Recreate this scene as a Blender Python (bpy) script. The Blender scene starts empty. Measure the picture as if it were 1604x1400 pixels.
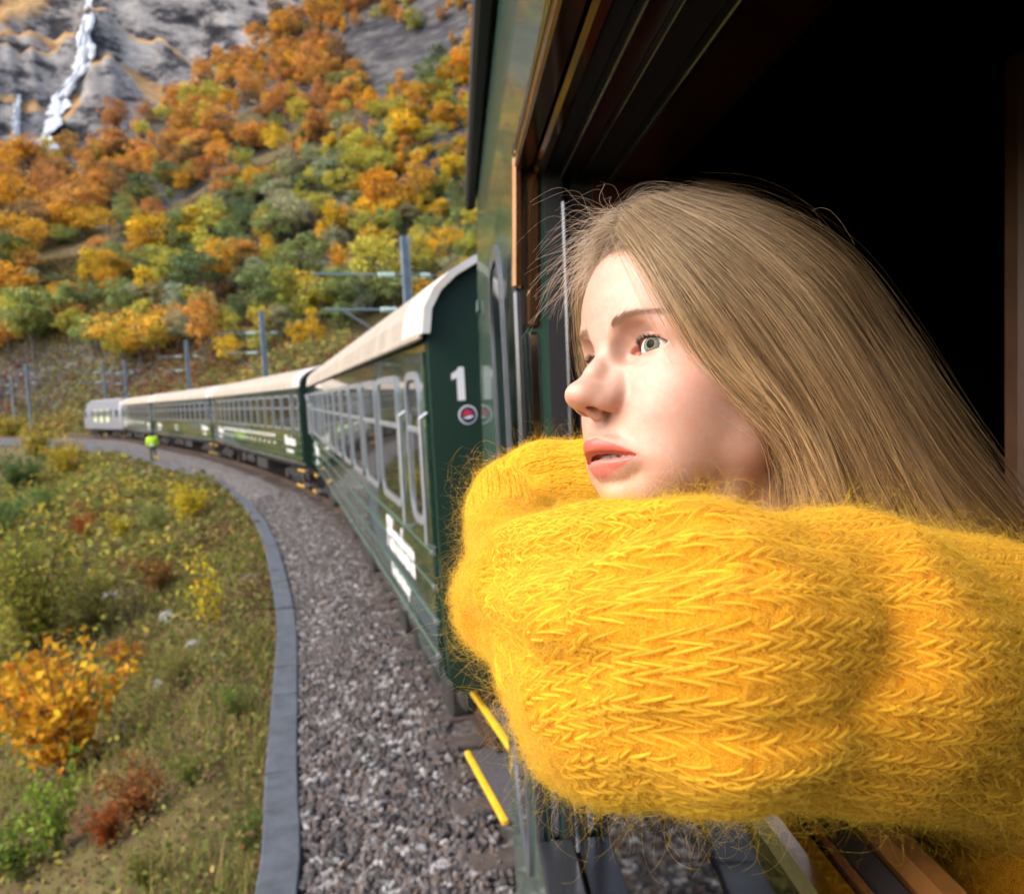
import bpy, bmesh, math, random, os
import numpy as np
from mathutils import Vector, Matrix
rng = np.random.default_rng(7); random.seed(7)
SC = bpy.context.scene
COL = SC.collection
# ------------------------------------------------------------------ camera
F_PX, CXP, CYP = 1300.0, 802.0, 700.0          # focal length and centre in photograph pixels (1604 wide)
PITCH, ROLL, EYE = math.radians(4.03), math.radians(3.0), 2.91
C0 = np.array([0.0, 0.0, EYE])
FW = np.array([0, math.cos(PITCH), -math.sin(PITCH)])
_u0 = np.cross([1.0, 0, 0], FW)
RT = np.array([1.0, 0, 0]) * math.cos(ROLL) - _u0 * math.sin(ROLL)
UP = _u0 * math.cos(ROLL) + np.array([1.0, 0, 0]) * math.sin(ROLL)
cam_d = bpy.data.cameras.new('camera'); cam = bpy.data.objects.new('camera', cam_d); COL.objects.link(cam)
M = Matrix.Identity(4)
for i in range(3):
    M[i][0] = RT[i]; M[i][1] = UP[i]; M[i][2] = -FW[i]; M[i][3] = C0[i]
cam.matrix_world = M
cam_d.sensor_width = 36.0; cam_d.lens = 36.0 * F_PX / 1604.0
cam_d.clip_start = 0.02; cam_d.clip_end = 5000
cam_d.dof.use_dof = True; cam_d.dof.focus_distance = 0.54; cam_d.dof.aperture_fstop = 11.0
SC.camera = cam
# ------------------------------------------------------------------ sky and sun
SUN_EL, SUN_AZ = math.radians(44), math.radians(-118)    # azimuth from +Y towards +X
W = bpy.data.worlds.new('World'); SC.world = W; W.use_nodes = True
nt = W.node_tree; nt.nodes.clear()
sky = nt.nodes.new('ShaderNodeTexSky'); sky.sky_type = 'NISHITA'; sky.sun_disc = False
sky.sun_elevation = SUN_EL; sky.sun_rotation = SUN_AZ; sky.air_density = 1.0; sky.dust_density = 4.0; sky.ozone_density = 1.0
bg = nt.nodes.new('ShaderNodeBackground'); bg.inputs[1].default_value = 0.15
ow = nt.nodes.new('ShaderNodeOutputWorld')
nt.links.new(sky.outputs[0], bg.inputs[0]); nt.links.new(bg.outputs[0], ow.inputs[0])
sd = bpy.data.lights.new('sun', 'SUN'); sd.energy = 0.5; sd.angle = math.radians(60); sd.color = (1.0, 0.95, 0.88)
sun = bpy.data.objects.new('sun', sd); COL.objects.link(sun)
sdir = Vector((math.sin(SUN_AZ) * math.cos(SUN_EL), math.cos(SUN_AZ) * math.cos(SUN_EL), math.sin(SUN_EL)))
sun.rotation_euler = sdir.to_track_quat('Z', 'Y').to_euler(); sun.location = (0, 0, 60)
SC.view_settings.view_transform = 'Standard'; SC.view_settings.look = 'None'
SC.view_settings.exposure = 1.56; SC.view_settings.gamma = 1.0; SC.view_settings.use_curve_mapping = False
SC.render.engine = 'CYCLES'
cy = SC.cycles
cy.use_denoising = True
try: cy.denoiser = 'OPENIMAGEDENOISE'
except Exception: pass
cy.max_bounces = 6; cy.diffuse_bounces = 3; cy.glossy_bounces = 3; cy.transmission_bounces = 4; cy.transparent_max_bounces = 12
cy.volume_bounces = 0; cy.sample_clamp_indirect = 4.0
cy.use_adaptive_sampling = True; cy.adaptive_threshold = 0.03
cy.caustics_reflective = False; cy.caustics_refractive = False
# ------------------------------------------------------------------ helpers
def ray(px, py):
    return FW + RT * (px - CXP) / F_PX + UP * (CYP - py) / F_PX
def at(px, py, depth):                         # world point seen at a photograph pixel, `depth` metres along the view axis
    return C0 + ray(px, py) * depth
def on_z(px, py, z):
    d = ray(px, py); return C0 + d * ((z - EYE) / d[2])
def proj(P):
    P = np.asarray(P, float) - C0; d = P @ FW
    return np.stack([CXP + F_PX * (P @ RT) / d, CYP - F_PX * (P @ UP) / d, d], -1)
def tag(o, label=None, cat=None, group=None, kind=None):
    if label: o['label'] = label
    if cat: o['category'] = cat
    if group: o['group'] = group
    if kind: o['kind'] = kind
    return o
def empty(name, loc=(0, 0, 0), rz=0.0):
    o = bpy.data.objects.new(name, None); COL.objects.link(o)
    o.location = loc; o.rotation_euler = (0, 0, rz); o.empty_display_size = 0.2
    return o
def raw_mesh(name, verts, faces, smooth=False):
    me = bpy.data.meshes.new(name)
    V = np.asarray(verts, np.float32)
    if isinstance(faces, np.ndarray) and faces.ndim == 2:
        k = faces.shape[1]; n = len(faces)
        me.vertices.add(len(V)); me.vertices.foreach_set('co', V.ravel())
        me.loops.add(n * k); me.loops.foreach_set('vertex_index', faces.astype(np.int32).ravel())
        me.polygons.add(n); me.polygons.foreach_set('loop_start', np.arange(0, n * k, k, dtype=np.int32))
        me.polygons.foreach_set('loop_total', np.full(n, k, np.int32))
        me.update(calc_edges=True); me.validate(verbose=False)
    else:
        me.from_pydata([tuple(v) for v in V.tolist()], [], [tuple(int(i) for i in f) for f in faces]); me.update()
    if smooth: me.polygons.foreach_set('use_smooth', np.ones(len(me.polygons), bool))
    return me
def link(name, me, mat=None, parent=None):
    o = bpy.data.objects.new(name, me); COL.objects.link(o)
    if mat is not None and not me.materials: me.materials.append(mat)
    if parent is not None: o.parent = parent
    return o
def vcol(me, name, cols):
    a = me.color_attributes.new(name, 'FLOAT_COLOR', 'POINT')
    c = np.ones((len(me.vertices), 4), np.float32); c[:, :cols.shape[1]] = cols
    a.data.foreach_set('color', c.ravel())
class MB:                                       # collects shapes that become ONE mesh object
    def __init__(s): s.v = []; s.f = []; s.n = 0
    def add(s, v, f):
        v = np.asarray(v, float); s.v.append(v); s.f += [tuple(int(i) + s.n for i in q) for q in f]; s.n += len(v); return s
    def box(s, lo, hi, mat3=None, off=(0, 0, 0)):
        x0, y0, z0 = lo; x1, y1, z1 = hi
        v = np.array([[x0, y0, z0], [x1, y0, z0], [x1, y1, z0], [x0, y1, z0], [x0, y0, z1], [x1, y0, z1], [x1, y1, z1], [x0, y1, z1]], float)
        if mat3 is not None: v = v @ np.asarray(mat3).T
        return s.add(v + np.array(off), [(3, 2, 1, 0), (4, 5, 6, 7), (0, 1, 5, 4), (1, 2, 6, 5), (2, 3, 7, 6), (3, 0, 4, 7)])
    def bbox(s, lo, hi, b=0.01):                # box with chamfered edges
        x0, y0, z0 = lo; x1, y1, z1 = hi
        b = min(b, (x1 - x0) / 2.2, (y1 - y0) / 2.2, (z1 - z0) / 2.2)
        o = [(x0 + b, y0), (x1 - b, y0), (x1, y0 + b), (x1, y1 - b), (x1 - b, y1), (x0 + b, y1), (x0, y1 - b), (x0, y0 + b)]
        i = [(x0 + b, y0 + b), (x1 - b, y0 + b), (x1 - b, y0 + b), (x1 - b, y1 - b), (x1 - b, y1 - b), (x0 + b, y1 - b), (x0 + b, y1 - b), (x0 + b, y0 + b)]
        v = [(p[0], p[1], z0) for p in i] + [(p[0], p[1], z0 + b) for p in o] + [(p[0], p[1], z1 - b) for p in o] + [(p[0], p[1], z1) for p in i]
        f = [(0, 7, 5, 3), (0, 3, 1)][:1] + [(24, 26, 28, 30)]
        f = [(0, 6, 4, 2), (24, 26, 28, 30)]
        for r_ in range(3):
            for k in range(8):
                a, b_ = r_ * 8 + k, r_ * 8 + (k + 1) % 8
                f.append((a, b_, b_ + 8, a + 8))
        return s.add(v, f)
    def tube(s, pts, rad, n=8, cap=True):
        pts = np.asarray(pts, float); m = len(pts)
        rad = np.full(m, rad, float) if np.isscalar(rad) else np.asarray(rad, float)
        t = np.gradient(pts, axis=0); t /= np.linalg.norm(t, axis=1)[:, None] + 1e-12
        a = np.array([0, 0, 1.0]) if abs(t[0][2]) < 0.9 else np.array([1.0, 0, 0])
        u = np.cross(t[0], a); u /= np.linalg.norm(u); V = []
        ang = np.arange(n) * 2 * math.pi / n
        for i in range(m):
            u = u - t[i] * (u @ t[i]); u /= np.linalg.norm(u) + 1e-12; w = np.cross(t[i], u)
            V.append(pts[i] + rad[i] * (np.cos(ang)[:, None] * u + np.sin(ang)[:, None] * w))
        f = []
        for i in range(m - 1):
            for k in range(n):
                f.append((i * n + k, i * n + (k + 1) % n, (i + 1) * n + (k + 1) % n, (i + 1) * n + k))
        if cap: f += [tuple(range(n - 1, -1, -1)), tuple((m - 1) * n + k for k in range(n))]
        return s.add(np.concatenate(V), f)
    def prism(s, poly, ax, lo, hi):             # 2-D polygon pushed along axis ax
        n = len(poly); v = []
        for h in (lo, hi):
            for p in poly:
                q = [0, 0, 0]; o = [i for i in range(3) if i != ax]; q[o[0]] = p[0]; q[o[1]] = p[1]; q[ax] = h; v.append(q)
        f = [tuple(range(n - 1, -1, -1)), tuple(range(n, 2 * n))] + [(k, (k + 1) % n, n + (k + 1) % n, n + k) for k in range(n)]
        return s.add(v, f)
    def mesh(s, name, smooth=False): return raw_mesh(name, np.concatenate(s.v), s.f, smooth)
    def build(s, name, mat, parent=None, smooth=False, fix=True):
        me = s.mesh(name, smooth)
        if fix:
            bm = bmesh.new(); bm.from_mesh(me); bmesh.ops.recalc_face_normals(bm, faces=bm.faces); bm.to_mesh(me); bm.free()
        return link(name, me, mat, parent)
def N(nt, typ, **kw):
    n = nt.nodes.new(typ)
    for k, v in kw.items():
        if k.startswith('i_'): n.inputs[k[2:].replace('_', ' ')].default_value = v
        else: setattr(n, k, v)
    return n
def mat(name, col, rough=0.6, metal=0.0, var=0.0, scale=20.0, bump=0.0, bscale=60.0, spec=0.5, col2=None, detail=6.0, coat=0.0):
    m = bpy.data.materials.new(name); m.use_nodes = True; t = m.node_tree; p = t.nodes['Principled BSDF']
    p.inputs['Base Color'].default_value = (*col, 1); p.inputs['Roughness'].default_value = rough; p.inputs['Metallic'].default_value = metal
    p.inputs['Specular IOR Level'].default_value = spec; p.inputs['Coat Weight'].default_value = coat
    m.diffuse_color = (*col, 1)
    if var or col2 is not None or bump:
        tc = N(t, 'ShaderNodeTexCoord')
    if var or col2 is not None:
        nz = N(t, 'ShaderNodeTexNoise'); nz.inputs['Scale'].default_value = scale; nz.inputs['Detail'].default_value = detail; nz.inputs['Roughness'].default_value = 0.65
        t.links.new(tc.outputs['Object'], nz.inputs['Vector'])
        cr = N(t, 'ShaderNodeValToRGB'); a, b = cr.color_ramp.elements; a.position = 0.32; b.position = 0.68
        c2 = col2 if col2 is not None else tuple(min(1, c * (1 + var)) for c in col)
        c1 = col if col2 is not None else tuple(c * (1 - var) for c in col)
        a.color = (*c1, 1); b.color = (*c2, 1)
        t.links.new(nz.outputs[0], cr.inputs[0]); t.links.new(cr.outputs[0], p.inputs['Base Color'])
    if bump:
        nb = N(t, 'ShaderNodeTexNoise'); nb.inputs['Scale'].default_value = bscale; nb.inputs['Detail'].default_value = 5
        t.links.new(tc.outputs['Object'], nb.inputs['Vector'])
        bp = N(t, 'ShaderNodeBump'); bp.inputs['Strength'].default_value = bump; bp.inputs['Distance'].default_value = 0.02
        t.links.new(nb.outputs[0], bp.inputs['Height']); t.links.new(bp.outputs[0], p.inputs['Normal'])
    return m
def smooth_step(a, b, x):
    t = np.clip((x - a) / (b - a), 0, 1); return t * t * (3 - 2 * t)
def catmull(P, n):                              # smooth curve through control points, n samples, even in parameter
    P = np.asarray(P, float); k = len(P)
    t = np.linspace(0, k - 1, n); i = np.clip(t.astype(int), 0, k - 2); f = (t - i)[:, None]
    Q = np.concatenate([[2 * P[0] - P[1]], P, [2 * P[-1] - P[-2]]])
    a, b, c, d = Q[i], Q[i + 1], Q[i + 2], Q[i + 3]
    return 0.5 * ((2 * b) + (c - a) * f + (2 * a - 5 * b + 4 * c - d) * f ** 2 + (3 * b - a - 3 * c + d) * f ** 3)
_ph = rng.uniform(0, 6.28, (40, 3)); _fr = rng.normal(0, 1, (40, 3))
def wav(P, scale, oct_=4, seed=0):              # cheap smooth noise from sines, about -1..1
    P = np.asarray(P, float) * scale; s = np.zeros(P.shape[:-1]); amp = 1.0; tot = 0
    for o in range(oct_):
        for k in range(3):
            j = (o * 3 + k + seed * 5) % 40
            s = s + amp * np.sin(P @ (_fr[j] * (2 ** o)) + _ph[j][0]); tot += amp * 0.8
        amp *= 0.55
    return s / tot
def hair_object(name, strands, radii, mat_, parent=None, cols=None):
    """strands: (n, k, 3) array; radii: (n, k) array in metres -> one Curves object"""
    n, k, _ = strands.shape
    hc = bpy.data.hair_curves.new(name); hc.add_curves([k] * n)
    hc.attributes['position'].data.foreach_set('vector', strands.astype(np.float32).ravel()) if 'position' in hc.attributes else hc.points.foreach_set('position', strands.astype(np.float32).ravel())
    ra = hc.attributes.get('radius') or hc.attributes.new('radius', 'FLOAT', 'POINT')
    ra.data.foreach_set('value', radii.astype(np.float32).ravel())
    if cols is not None:
        ca = hc.attributes.new('tint', 'FLOAT_COLOR', 'CURVE')
        c = np.ones((n, 4), np.float32); c[:, :3] = cols; ca.data.foreach_set('color', c.ravel())
    hc.materials.append(mat_)
    o = bpy.data.objects.new(name, hc); COL.objects.link(o)
    if parent is not None: o.parent = parent
    return o
# ------------------------------------------------------------------ the line of the track
COACH_W = 2.9
CORN = [np.array([-0.52, 5.3]), np.array([-6.15, 24.37]), np.array([-15.84, 43.97]), np.array([-26.79, 62.09]), np.array([-37.6, 80.3]), np.array([-47.0, 91.6])]   # near left corners of the coaches
def seg_dir(i):
    if i == 0: e = np.array([-5.66, 23.5])
    else: e = CORN[i + 1]
    d = e - CORN[i]; return d / np.linalg.norm(d)
OWN_A = math.atan(0.063)                        # our own coach points 3.8 degrees to the left of the view
OWN_D = np.array([-math.sin(OWN_A), math.cos(OWN_A)]); OWN_R = np.array([math.cos(OWN_A), math.sin(OWN_A)])
def _mid(i, s):
    d = seg_dir(i); r_ = np.array([d[1], -d[0]]); return CORN[i] + d * s + r_ * COACH_W / 2
tp = [OWN_R * 1.55 + OWN_D * y for y in (-60, -40, -20, -6, 2)] + [_mid(0, 4), _mid(0, 15)] + [_mid(1, 5), _mid(1, 16)] + [_mid(2, 5), _mid(2, 16)] + [_mid(3, 5), _mid(3, 16)] + [_mid(4, 4), _mid(4, 14)]
p = tp[-1].copy(); h = math.atan2(-(tp[-1] - tp[-2])[0], (tp[-1] - tp[-2])[1])
for k in range(9):
    h += math.radians(5.0); p = p + 14 * np.array([-math.sin(h), math.cos(h)]); tp.append(p.copy())
TRK = catmull(np.array(tp), 900)
_TT = np.gradient(TRK, axis=0); _TT /= np.linalg.norm(_TT, axis=1)[:, None]; _TN = np.stack([_TT[:, 1], -_TT[:, 0]], 1)   # right-hand normal
_TS = np.concatenate([[0], np.cumsum(np.linalg.norm(np.diff(TRK, axis=0), axis=1))])
def track_t(XY):                                # signed distance to the right of the track, and index
    XY = np.asarray(XY, float).reshape(-1, 2); out = np.empty(len(XY)); idx = np.empty(len(XY), int)
    T = TRK[::3]
    for a in range(0, len(XY), 4000):
        q = XY[a:a + 4000]; d2 = ((q[:, None] - T[None]) ** 2).sum(-1); j = d2.argmin(1) * 3
        out[a:a + 4000] = np.sign(((q - TRK[j]) * _TN[j]).sum(1)) * np.sqrt(d2.min(1)); idx[a:a + 4000] = j
    return out, idx
TROUGH_PX = [(433, 1400), (441, 1200), (449, 1000), (443, 934), (428, 868), (417, 836), (398, 803), (365, 770), (329, 750), (280, 737), (246, 724), (210, 711), (148, 698)]
tr_ = [on_z(*q, -0.33)[:2] for q in TROUGH_PX]
TROUGH = catmull(np.array([[-1.30, 1.0], [-1.45, 3.0]] + [list(q) for q in tr_] + [[-56, 97], [-74, 113]]), 800)
_px_r = np.array([-400, 0, 150, 330, 480, 640, 760, 1200.]); _el_r = np.array([0.18, 0.218, 0.255, 0.335, 0.415, 0.52, 0.62, 0.75])
def height(XY):
    XY = np.asarray(XY, float).reshape(-1, 2); t, j = track_t(XY); D = np.hypot(XY[:, 0], XY[:, 1])
    az = np.arctan2(XY[:, 0], np.maximum(XY[:, 1], 1e-3) if False else XY[:, 1]); px = 802 + 1300 * np.tan(np.clip(az, -1.2, 1.2))
    P3 = np.stack([XY[:, 0], XY[:, 1], 0 * D], 1)
    z = np.full(len(D), -0.62)
    tl = np.clip(-t - 3.3, 0, None)              # the bank that falls away to the left
    left = -0.62 - 0.42 * np.minimum(tl, 9) ** 0.92 - 0.10 * np.clip(tl - 9, 0, 60)
    left = left + (wav(P3, 0.55, 4, 1) * 0.22 + wav(P3, 0.14, 3, 3) * 0.5) * smooth_step(0.2, 3.0, tl)
    left = left + smooth_step(4, 14, tl) * 2.0 * np.exp(-(((XY[:, 0] + 34) / 16) ** 2 + ((XY[:, 1] - 46) / 13) ** 2))
    z = np.where(t < -3.3, left, z)
    tr = np.clip(t - 3.6, 0, None)
    right = -0.62 + 0.62 * np.minimum(tr, 14) + 0.35 * np.clip(tr - 14, 0, 400) + wav(P3, 0.35, 3, 4) * 0.5 * smooth_step(1, 6, tr)
    D0, D1 = 112.0, 335.0
    s = (D - D0) / (D1 - D0); zr = np.interp(px, _px_r, _el_r) * D1 + 2.9
    g = np.clip(s, 0, 1); g = g + 0.035 * np.sin(g * 22 + 3 * wav(P3, 0.02, 2, 2)) * np.clip(g * 6, 0, 1) * np.clip((1 - g) * 6, 0, 1)
    hill = 6.0 * smooth_step(70, 118, D) + (zr - 6) * np.clip(g, 0, 1) - 0.7 * np.clip(D - D1, 0, None) + wav(P3, 0.045, 4, 6) * 5.0 * smooth_step(0.05, 0.2, s)
    ahead = smooth_step(5, 26, t)
    right = np.where(D < 60, np.minimum(right, 9 + 0 * right), right)
    zr_ = np.maximum(np.minimum(right, 9.0) * smooth_step(420, 380, D), hill)
    z = np.where(t > 3.6, np.where(t > 5, (1 - ahead) * np.minimum(right, 9) + ahead * zr_, np.minimum(right, 9)), z)
    return z
def polar_sheet(name, az0, az1, na, rings, hf, mat_):
    az = np.radians(np.linspace(az0, az1, na)); A, D = np.meshgrid(az, rings, indexing='ij')
    X = np.sin(A) * D; Y = np.cos(A) * D; XY = np.stack([X.ravel(), Y.ravel()], 1); Z = hf(XY)
    nr = len(rings); i = np.arange(na - 1)[:, None] * nr + np.arange(nr - 1)[None]
    Fq = np.stack([i, i + nr, i + nr + 1, i + 1], -1).reshape(-1, 4)[:, ::-1]
    return link(name, raw_mesh(name, np.column_stack([XY, Z]), Fq, True), mat_)
def ramp(t, stops, src):
    cr = N(t, 'ShaderNodeValToRGB'); el = cr.color_ramp.elements
    while len(el) < len(stops): el.new(0.5)
    for e, (p_, c) in zip(el, stops): e.position = p_; e.color = (*c, 1)
    t.links.new(src, cr.inputs[0]); return cr
def mat_ground():
    m = bpy.data.materials.new('hillside_soil'); m.use_nodes = True; t = m.node_tree; p = t.nodes['Principled BSDF']
    g = N(t, 'ShaderNodeNewGeometry'); nz = N(t, 'ShaderNodeTexNoise'); nz.inputs['Scale'].default_value = 0.35; nz.inputs['Detail'].default_value = 9; nz.inputs['Roughness'].default_value = 0.72
    t.links.new(g.outputs['Position'], nz.inputs['Vector'])
    cr = ramp(t, [(0.30, (0.030, 0.022, 0.014)), (0.44, (0.085, 0.060, 0.030)), (0.53, (0.11, 0.092, 0.035)), (0.62, (0.085, 0.048, 0.026)), (0.74, (0.16, 0.125, 0.06))], nz.outputs[0])
    # bare rock on steep faces
    sx = N(t, 'ShaderNodeSeparateXYZ'); t.links.new(g.outputs['Normal'], sx.inputs[0])
    n2 = N(t, 'ShaderNodeTexNoise'); n2.inputs['Scale'].default_value = 0.12; n2.inputs['Detail'].default_value = 10; n2.inputs['Roughness'].default_value = 0.7
    mp = N(t, 'ShaderNodeMapping'); mp.inputs['Scale'].default_value = (1, 1, 3.5); t.links.new(g.outputs['Position'], mp.inputs[0]); t.links.new(mp.outputs[0], n2.inputs['Vector'])
    rk = ramp(t, [(0.35, (0.018, 0.018, 0.022)), (0.52, (0.06, 0.06, 0.065)), (0.62, (0.11, 0.105, 0.10)), (0.72, (0.05, 0.048, 0.05))], n2.outputs[0])
    mr = N(t, 'ShaderNodeMapRange'); mr.inputs['From Min'].default_value = 0.79; mr.inputs['From Max'].default_value = 0.68
    t.links.new(sx.outputs['Z'], mr.inputs['Value'])
    mx = N(t, 'ShaderNodeMix', data_type='RGBA'); t.links.new(mr.outputs[0], mx.inputs[0]); t.links.new(cr.outputs[0], mx.inputs[6]); t.links.new(rk.outputs[0], mx.inputs[7])
    t.links.new(mx.outputs[2], p.inputs['Base Color']); p.inputs['Roughness'].default_value = 0.95; p.inputs['Specular IOR Level'].default_value = 0.15
    b = N(t, 'ShaderNodeBump'); b.inputs['Strength'].default_value = 0.8; b.inputs['Distance'].default_value = 0.5; t.links.new(n2.outputs[0], b.inputs['Height']); t.links.new(b.outputs[0], p.inputs['Normal'])
    return m
M_GROUND = mat_ground()
rings = np.concatenate([np.geomspace(2.0, 60, 120), np.linspace(61, 112, 60), np.linspace(113, 345, 150), np.geomspace(350, 1500, 20)])
ground = polar_sheet('ground', -112, 48, 330, rings, height, M_GROUND); tag(ground, kind='structure')
# ---- far rock mountain with the waterfall
def mountain_h(XY):
    D = np.hypot(XY[:, 0], XY[:, 1]); az = np.arctan2(XY[:, 0], XY[:, 1]); P3 = np.stack([XY[:, 0], XY[:, 1], 0 * D], 1)
    s = (D - 430) / 330.0
    ledge = 1.05 * s + 0.05 * np.sin(s * 26 + 4.0 * wav(P3, 0.012, 2, 7)) + 0.02 * np.sin(s * 71 + 3 * wav(P3, 0.03, 2, 1))
    gul = wav(np.stack([az * 40, 0 * az, s * 1.5], 1), 1.0, 4, 9) * 16 + wav(np.stack([az * 130, 0 * az, s * 4], 1), 1.0, 4, 3) * 6
    return 30 + 400 * np.clip(ledge, -0.1, 1.2) + gul * np.clip(s * 4, 0, 1) + wav(P3, 0.06, 4, 2) * 4
def mat_mount():
    m = bpy.data.materials.new('cliff_rock'); m.use_nodes = True; t = m.node_tree; p = t.nodes['Principled BSDF']
    g = N(t, 'ShaderNodeNewGeometry'); mp = N(t, 'ShaderNodeMapping'); mp.inputs['Scale'].default_value = (1, 1, 1.6); t.links.new(g.outputs['Position'], mp.inputs[0])
    n = N(t, 'ShaderNodeTexNoise'); n.inputs['Scale'].default_value = 0.045; n.inputs['Detail'].default_value = 12; n.inputs['Roughness'].default_value = 0.68; t.links.new(mp.outputs[0], n.inputs['Vector'])
    rk = ramp(t, [(0.37, (0.020, 0.020, 0.025)), (0.455, (0.09, 0.085, 0.088)), (0.51, (0.30, 0.28, 0.265)), (0.64, (0.52, 0.48, 0.44))], n.outputs[0])  # rock tones kept pale and warm in place of haze and sunlight
    gr = ramp(t, [(0.35, (0.34, 0.18, 0.065)), (0.6, (0.62, 0.40, 0.19))], n.outputs[0])
    n3 = N(t, 'ShaderNodeTexNoise'); n3.inputs['Scale'].default_value = 0.02; n3.inputs['Detail'].default_value = 8; t.links.new(g.outputs['Position'], n3.inputs['Vector'])
    sx = N(t, 'ShaderNodeSeparateXYZ'); t.links.new(g.outputs['Normal'], sx.inputs[0])
    ad = N(t, 'ShaderNodeMath', operation='MULTIPLY_ADD'); ad.inputs[1].default_value = 0.9; t.links.new(n3.outputs[0], ad.inputs[0]); t.links.new(sx.outputs['Z'], ad.inputs[2])
    mr = N(t, 'ShaderNodeMapRange'); mr.inputs['From Min'].default_value = 0.90; mr.inputs['From Max'].default_value = 1.0; t.links.new(ad.outputs[0], mr.inputs['Value'])
    mx = N(t, 'ShaderNodeMix', data_type='RGBA'); t.links.new(mr.outputs[0], mx.inputs[0]); t.links.new(rk.outputs[0], mx.inputs[6]); t.links.new(gr.outputs[0], mx.inputs[7])
    t.links.new(mx.outputs[2], p.inputs['Base Color']); p.inputs['Roughness'].default_value = 0.9; p.inputs['Specular IOR Level'].default_value = 0.2
    b = N(t, 'ShaderNodeBump'); b.inputs['Strength'].default_value = 1.0; b.inputs['Distance'].default_value = 8.0; t.links.new(n.outputs[0], b.inputs['Height']); t.links.new(b.outputs[0], p.inputs['Normal'])
    return m
mountain = polar_sheet('mountain', -60, 25, 420, np.linspace(400, 860, 260), mountain_h, mat_mount()); tag(mountain, kind='structure')
def on_mountain(px, py):
    d = ray(px, py); s = np.linspace(420, 860, 900); P = C0 + d * s[:, None]
    h_ = mountain_h(P[:, :2]); k = np.argmax(P[:, 2] < h_); return P[k] if (P[:, 2] < h_).any() else P[-1]
wf = MB()
for path in ([(146, -30, 12), (140, 20, 16), (136, 55, 16), (131, 95, 22), (122, 120, 14), (100, 150, 18), (88, 172, 24), (75, 200, 28), (66, 235, 32), (60, 270, 34)], [(30, 150, 6), (27, 185, 8), (25, 240, 10)]):
    C = catmull(np.array(path), 60); ctr = np.array([on_mountain(a, b) for a, b, _ in C])
    dist = np.linalg.norm(ctr - C0, axis=1); ctr = ctr - (ctr - C0) / dist[:, None] * 1.5
    for k in range(3): ctr[1:-1] = (ctr[:-2] + ctr[1:-1] * 2 + ctr[2:]) / 4
    for st_ in range(6):
        nc = 5; Vt = []; off0 = rng.uniform(-.5, .5); ph_ = rng.uniform(0, 6.28, 3); k0 = 0 if st_ < 3 else int(rng.integers(0, 25)); k1 = len(C) if st_ < 3 else int(rng.integers(35, 60))
        for i in range(k0, k1):
            full = C[i][2] * dist[i] / F_PX; wdt = full * (.20 + .14 * math.sin(i * .9 + ph_[0]) + .08 * math.sin(i * 2.3 + ph_[1])); cx_ = full * (off0 * .7 + .18 * math.sin(i * .35 + ph_[2]))
            for j in range(nc):
                u_ = j / (nc - 1) * 2 - 1
                Vt.append(ctr[i] + RT * (cx_ + u_ * wdt) - FW * (1.0 * (1 - u_ * u_) + .3 * st_ + rng.normal(0, .3)))
        wf.add(Vt, [(i * nc + j, i * nc + j + 1, (i + 1) * nc + j + 1, (i + 1) * nc + j) for i in range(k1 - k0 - 1) for j in range(nc - 1)])
wfo = wf.build('waterfall', mat('white_water', (0.50, 0.53, 0.57), 0.6, var=0.22, scale=0.3, bump=0.4, bscale=0.5), smooth=True); tag(wfo, kind='structure')
# ---- ballast bed, rails, sleepers
def strip(name, offs, mat_, step=3, i0=0, i1=900, jit=0.0, parent=None):
    """offs: list of (right offset, z) across; swept along the track"""
    ii = np.arange(i0, i1, step); V = []
    for o, z in offs:
        oo = np.full(len(ii), o) if np.isscalar(o) else o[ii]
        P = TRK[ii] + _TN[ii] * oo[:, None]; V.append(np.column_stack([P, np.full(len(ii), z)]))
    V = np.stack(V, 1)
    if jit: V[..., 2] += rng.normal(0, jit, V.shape[:2]); V[..., :2] += rng.normal(0, jit, V.shape[:2] + (2,))
    n, k = V.shape[:2]
    Fq = [(i * k + j, (i + 1) * k + j, (i + 1) * k + j + 1, i * k + j + 1) for i in range(n - 1) for j in range(k - 1)]
    mb = MB().add(V.reshape(-1, 3), Fq); return mb.build(name, mat_, parent)
M_STONE = bpy.data.materials.new('ballast_stone'); M_STONE.use_nodes = True
t = M_STONE.node_tree; p = t.nodes['Principled BSDF']; p.inputs['Roughness'].default_value = 0.75; p.inputs['Specular IOR Level'].default_value = 0.35
g = N(t, 'ShaderNodeNewGeometry'); v = N(t, 'ShaderNodeTexVoronoi'); v.inputs['Scale'].default_value = 15.0; t.links.new(g.outputs['Position'], v.inputs['Vector'])
hs = N(t, 'ShaderNodeSeparateColor'); t.links.new(v.outputs['Color'], hs.inputs[0])
cr = ramp(t, [(0.0, (0.035, 0.033, 0.036)), (0.3, (0.080, 0.074, 0.075)), (0.55, (0.14, 0.122, 0.115)), (0.75, (0.095, 0.063, 0.045)), (0.9, (0.25, 0.245, 0.245)), (1.0, (0.40, 0.395, 0.395))], hs.outputs[0])
n_ = N(t, 'ShaderNodeTexNoise'); n_.inputs['Scale'].default_value = 90; t.links.new(g.outputs['Position'], n_.inputs['Vector'])
mx = N(t, 'ShaderNodeMix', data_type='RGBA', blend_type='MULTIPLY'); mx.inputs[0].default_value = 0.5; t.links.new(cr.outputs[0], mx.inputs[6]); t.links.new(n_.outputs[1], mx.inputs[7])
t.links.new(mx.outputs[2], p.inputs['Base Color'])
_d2 = ((TRK[:, None] - TROUGH[None, ::4]) ** 2).sum(-1); EDGE = -np.clip(np.sqrt(_d2.min(1)), 2.3, 3.4)
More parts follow.
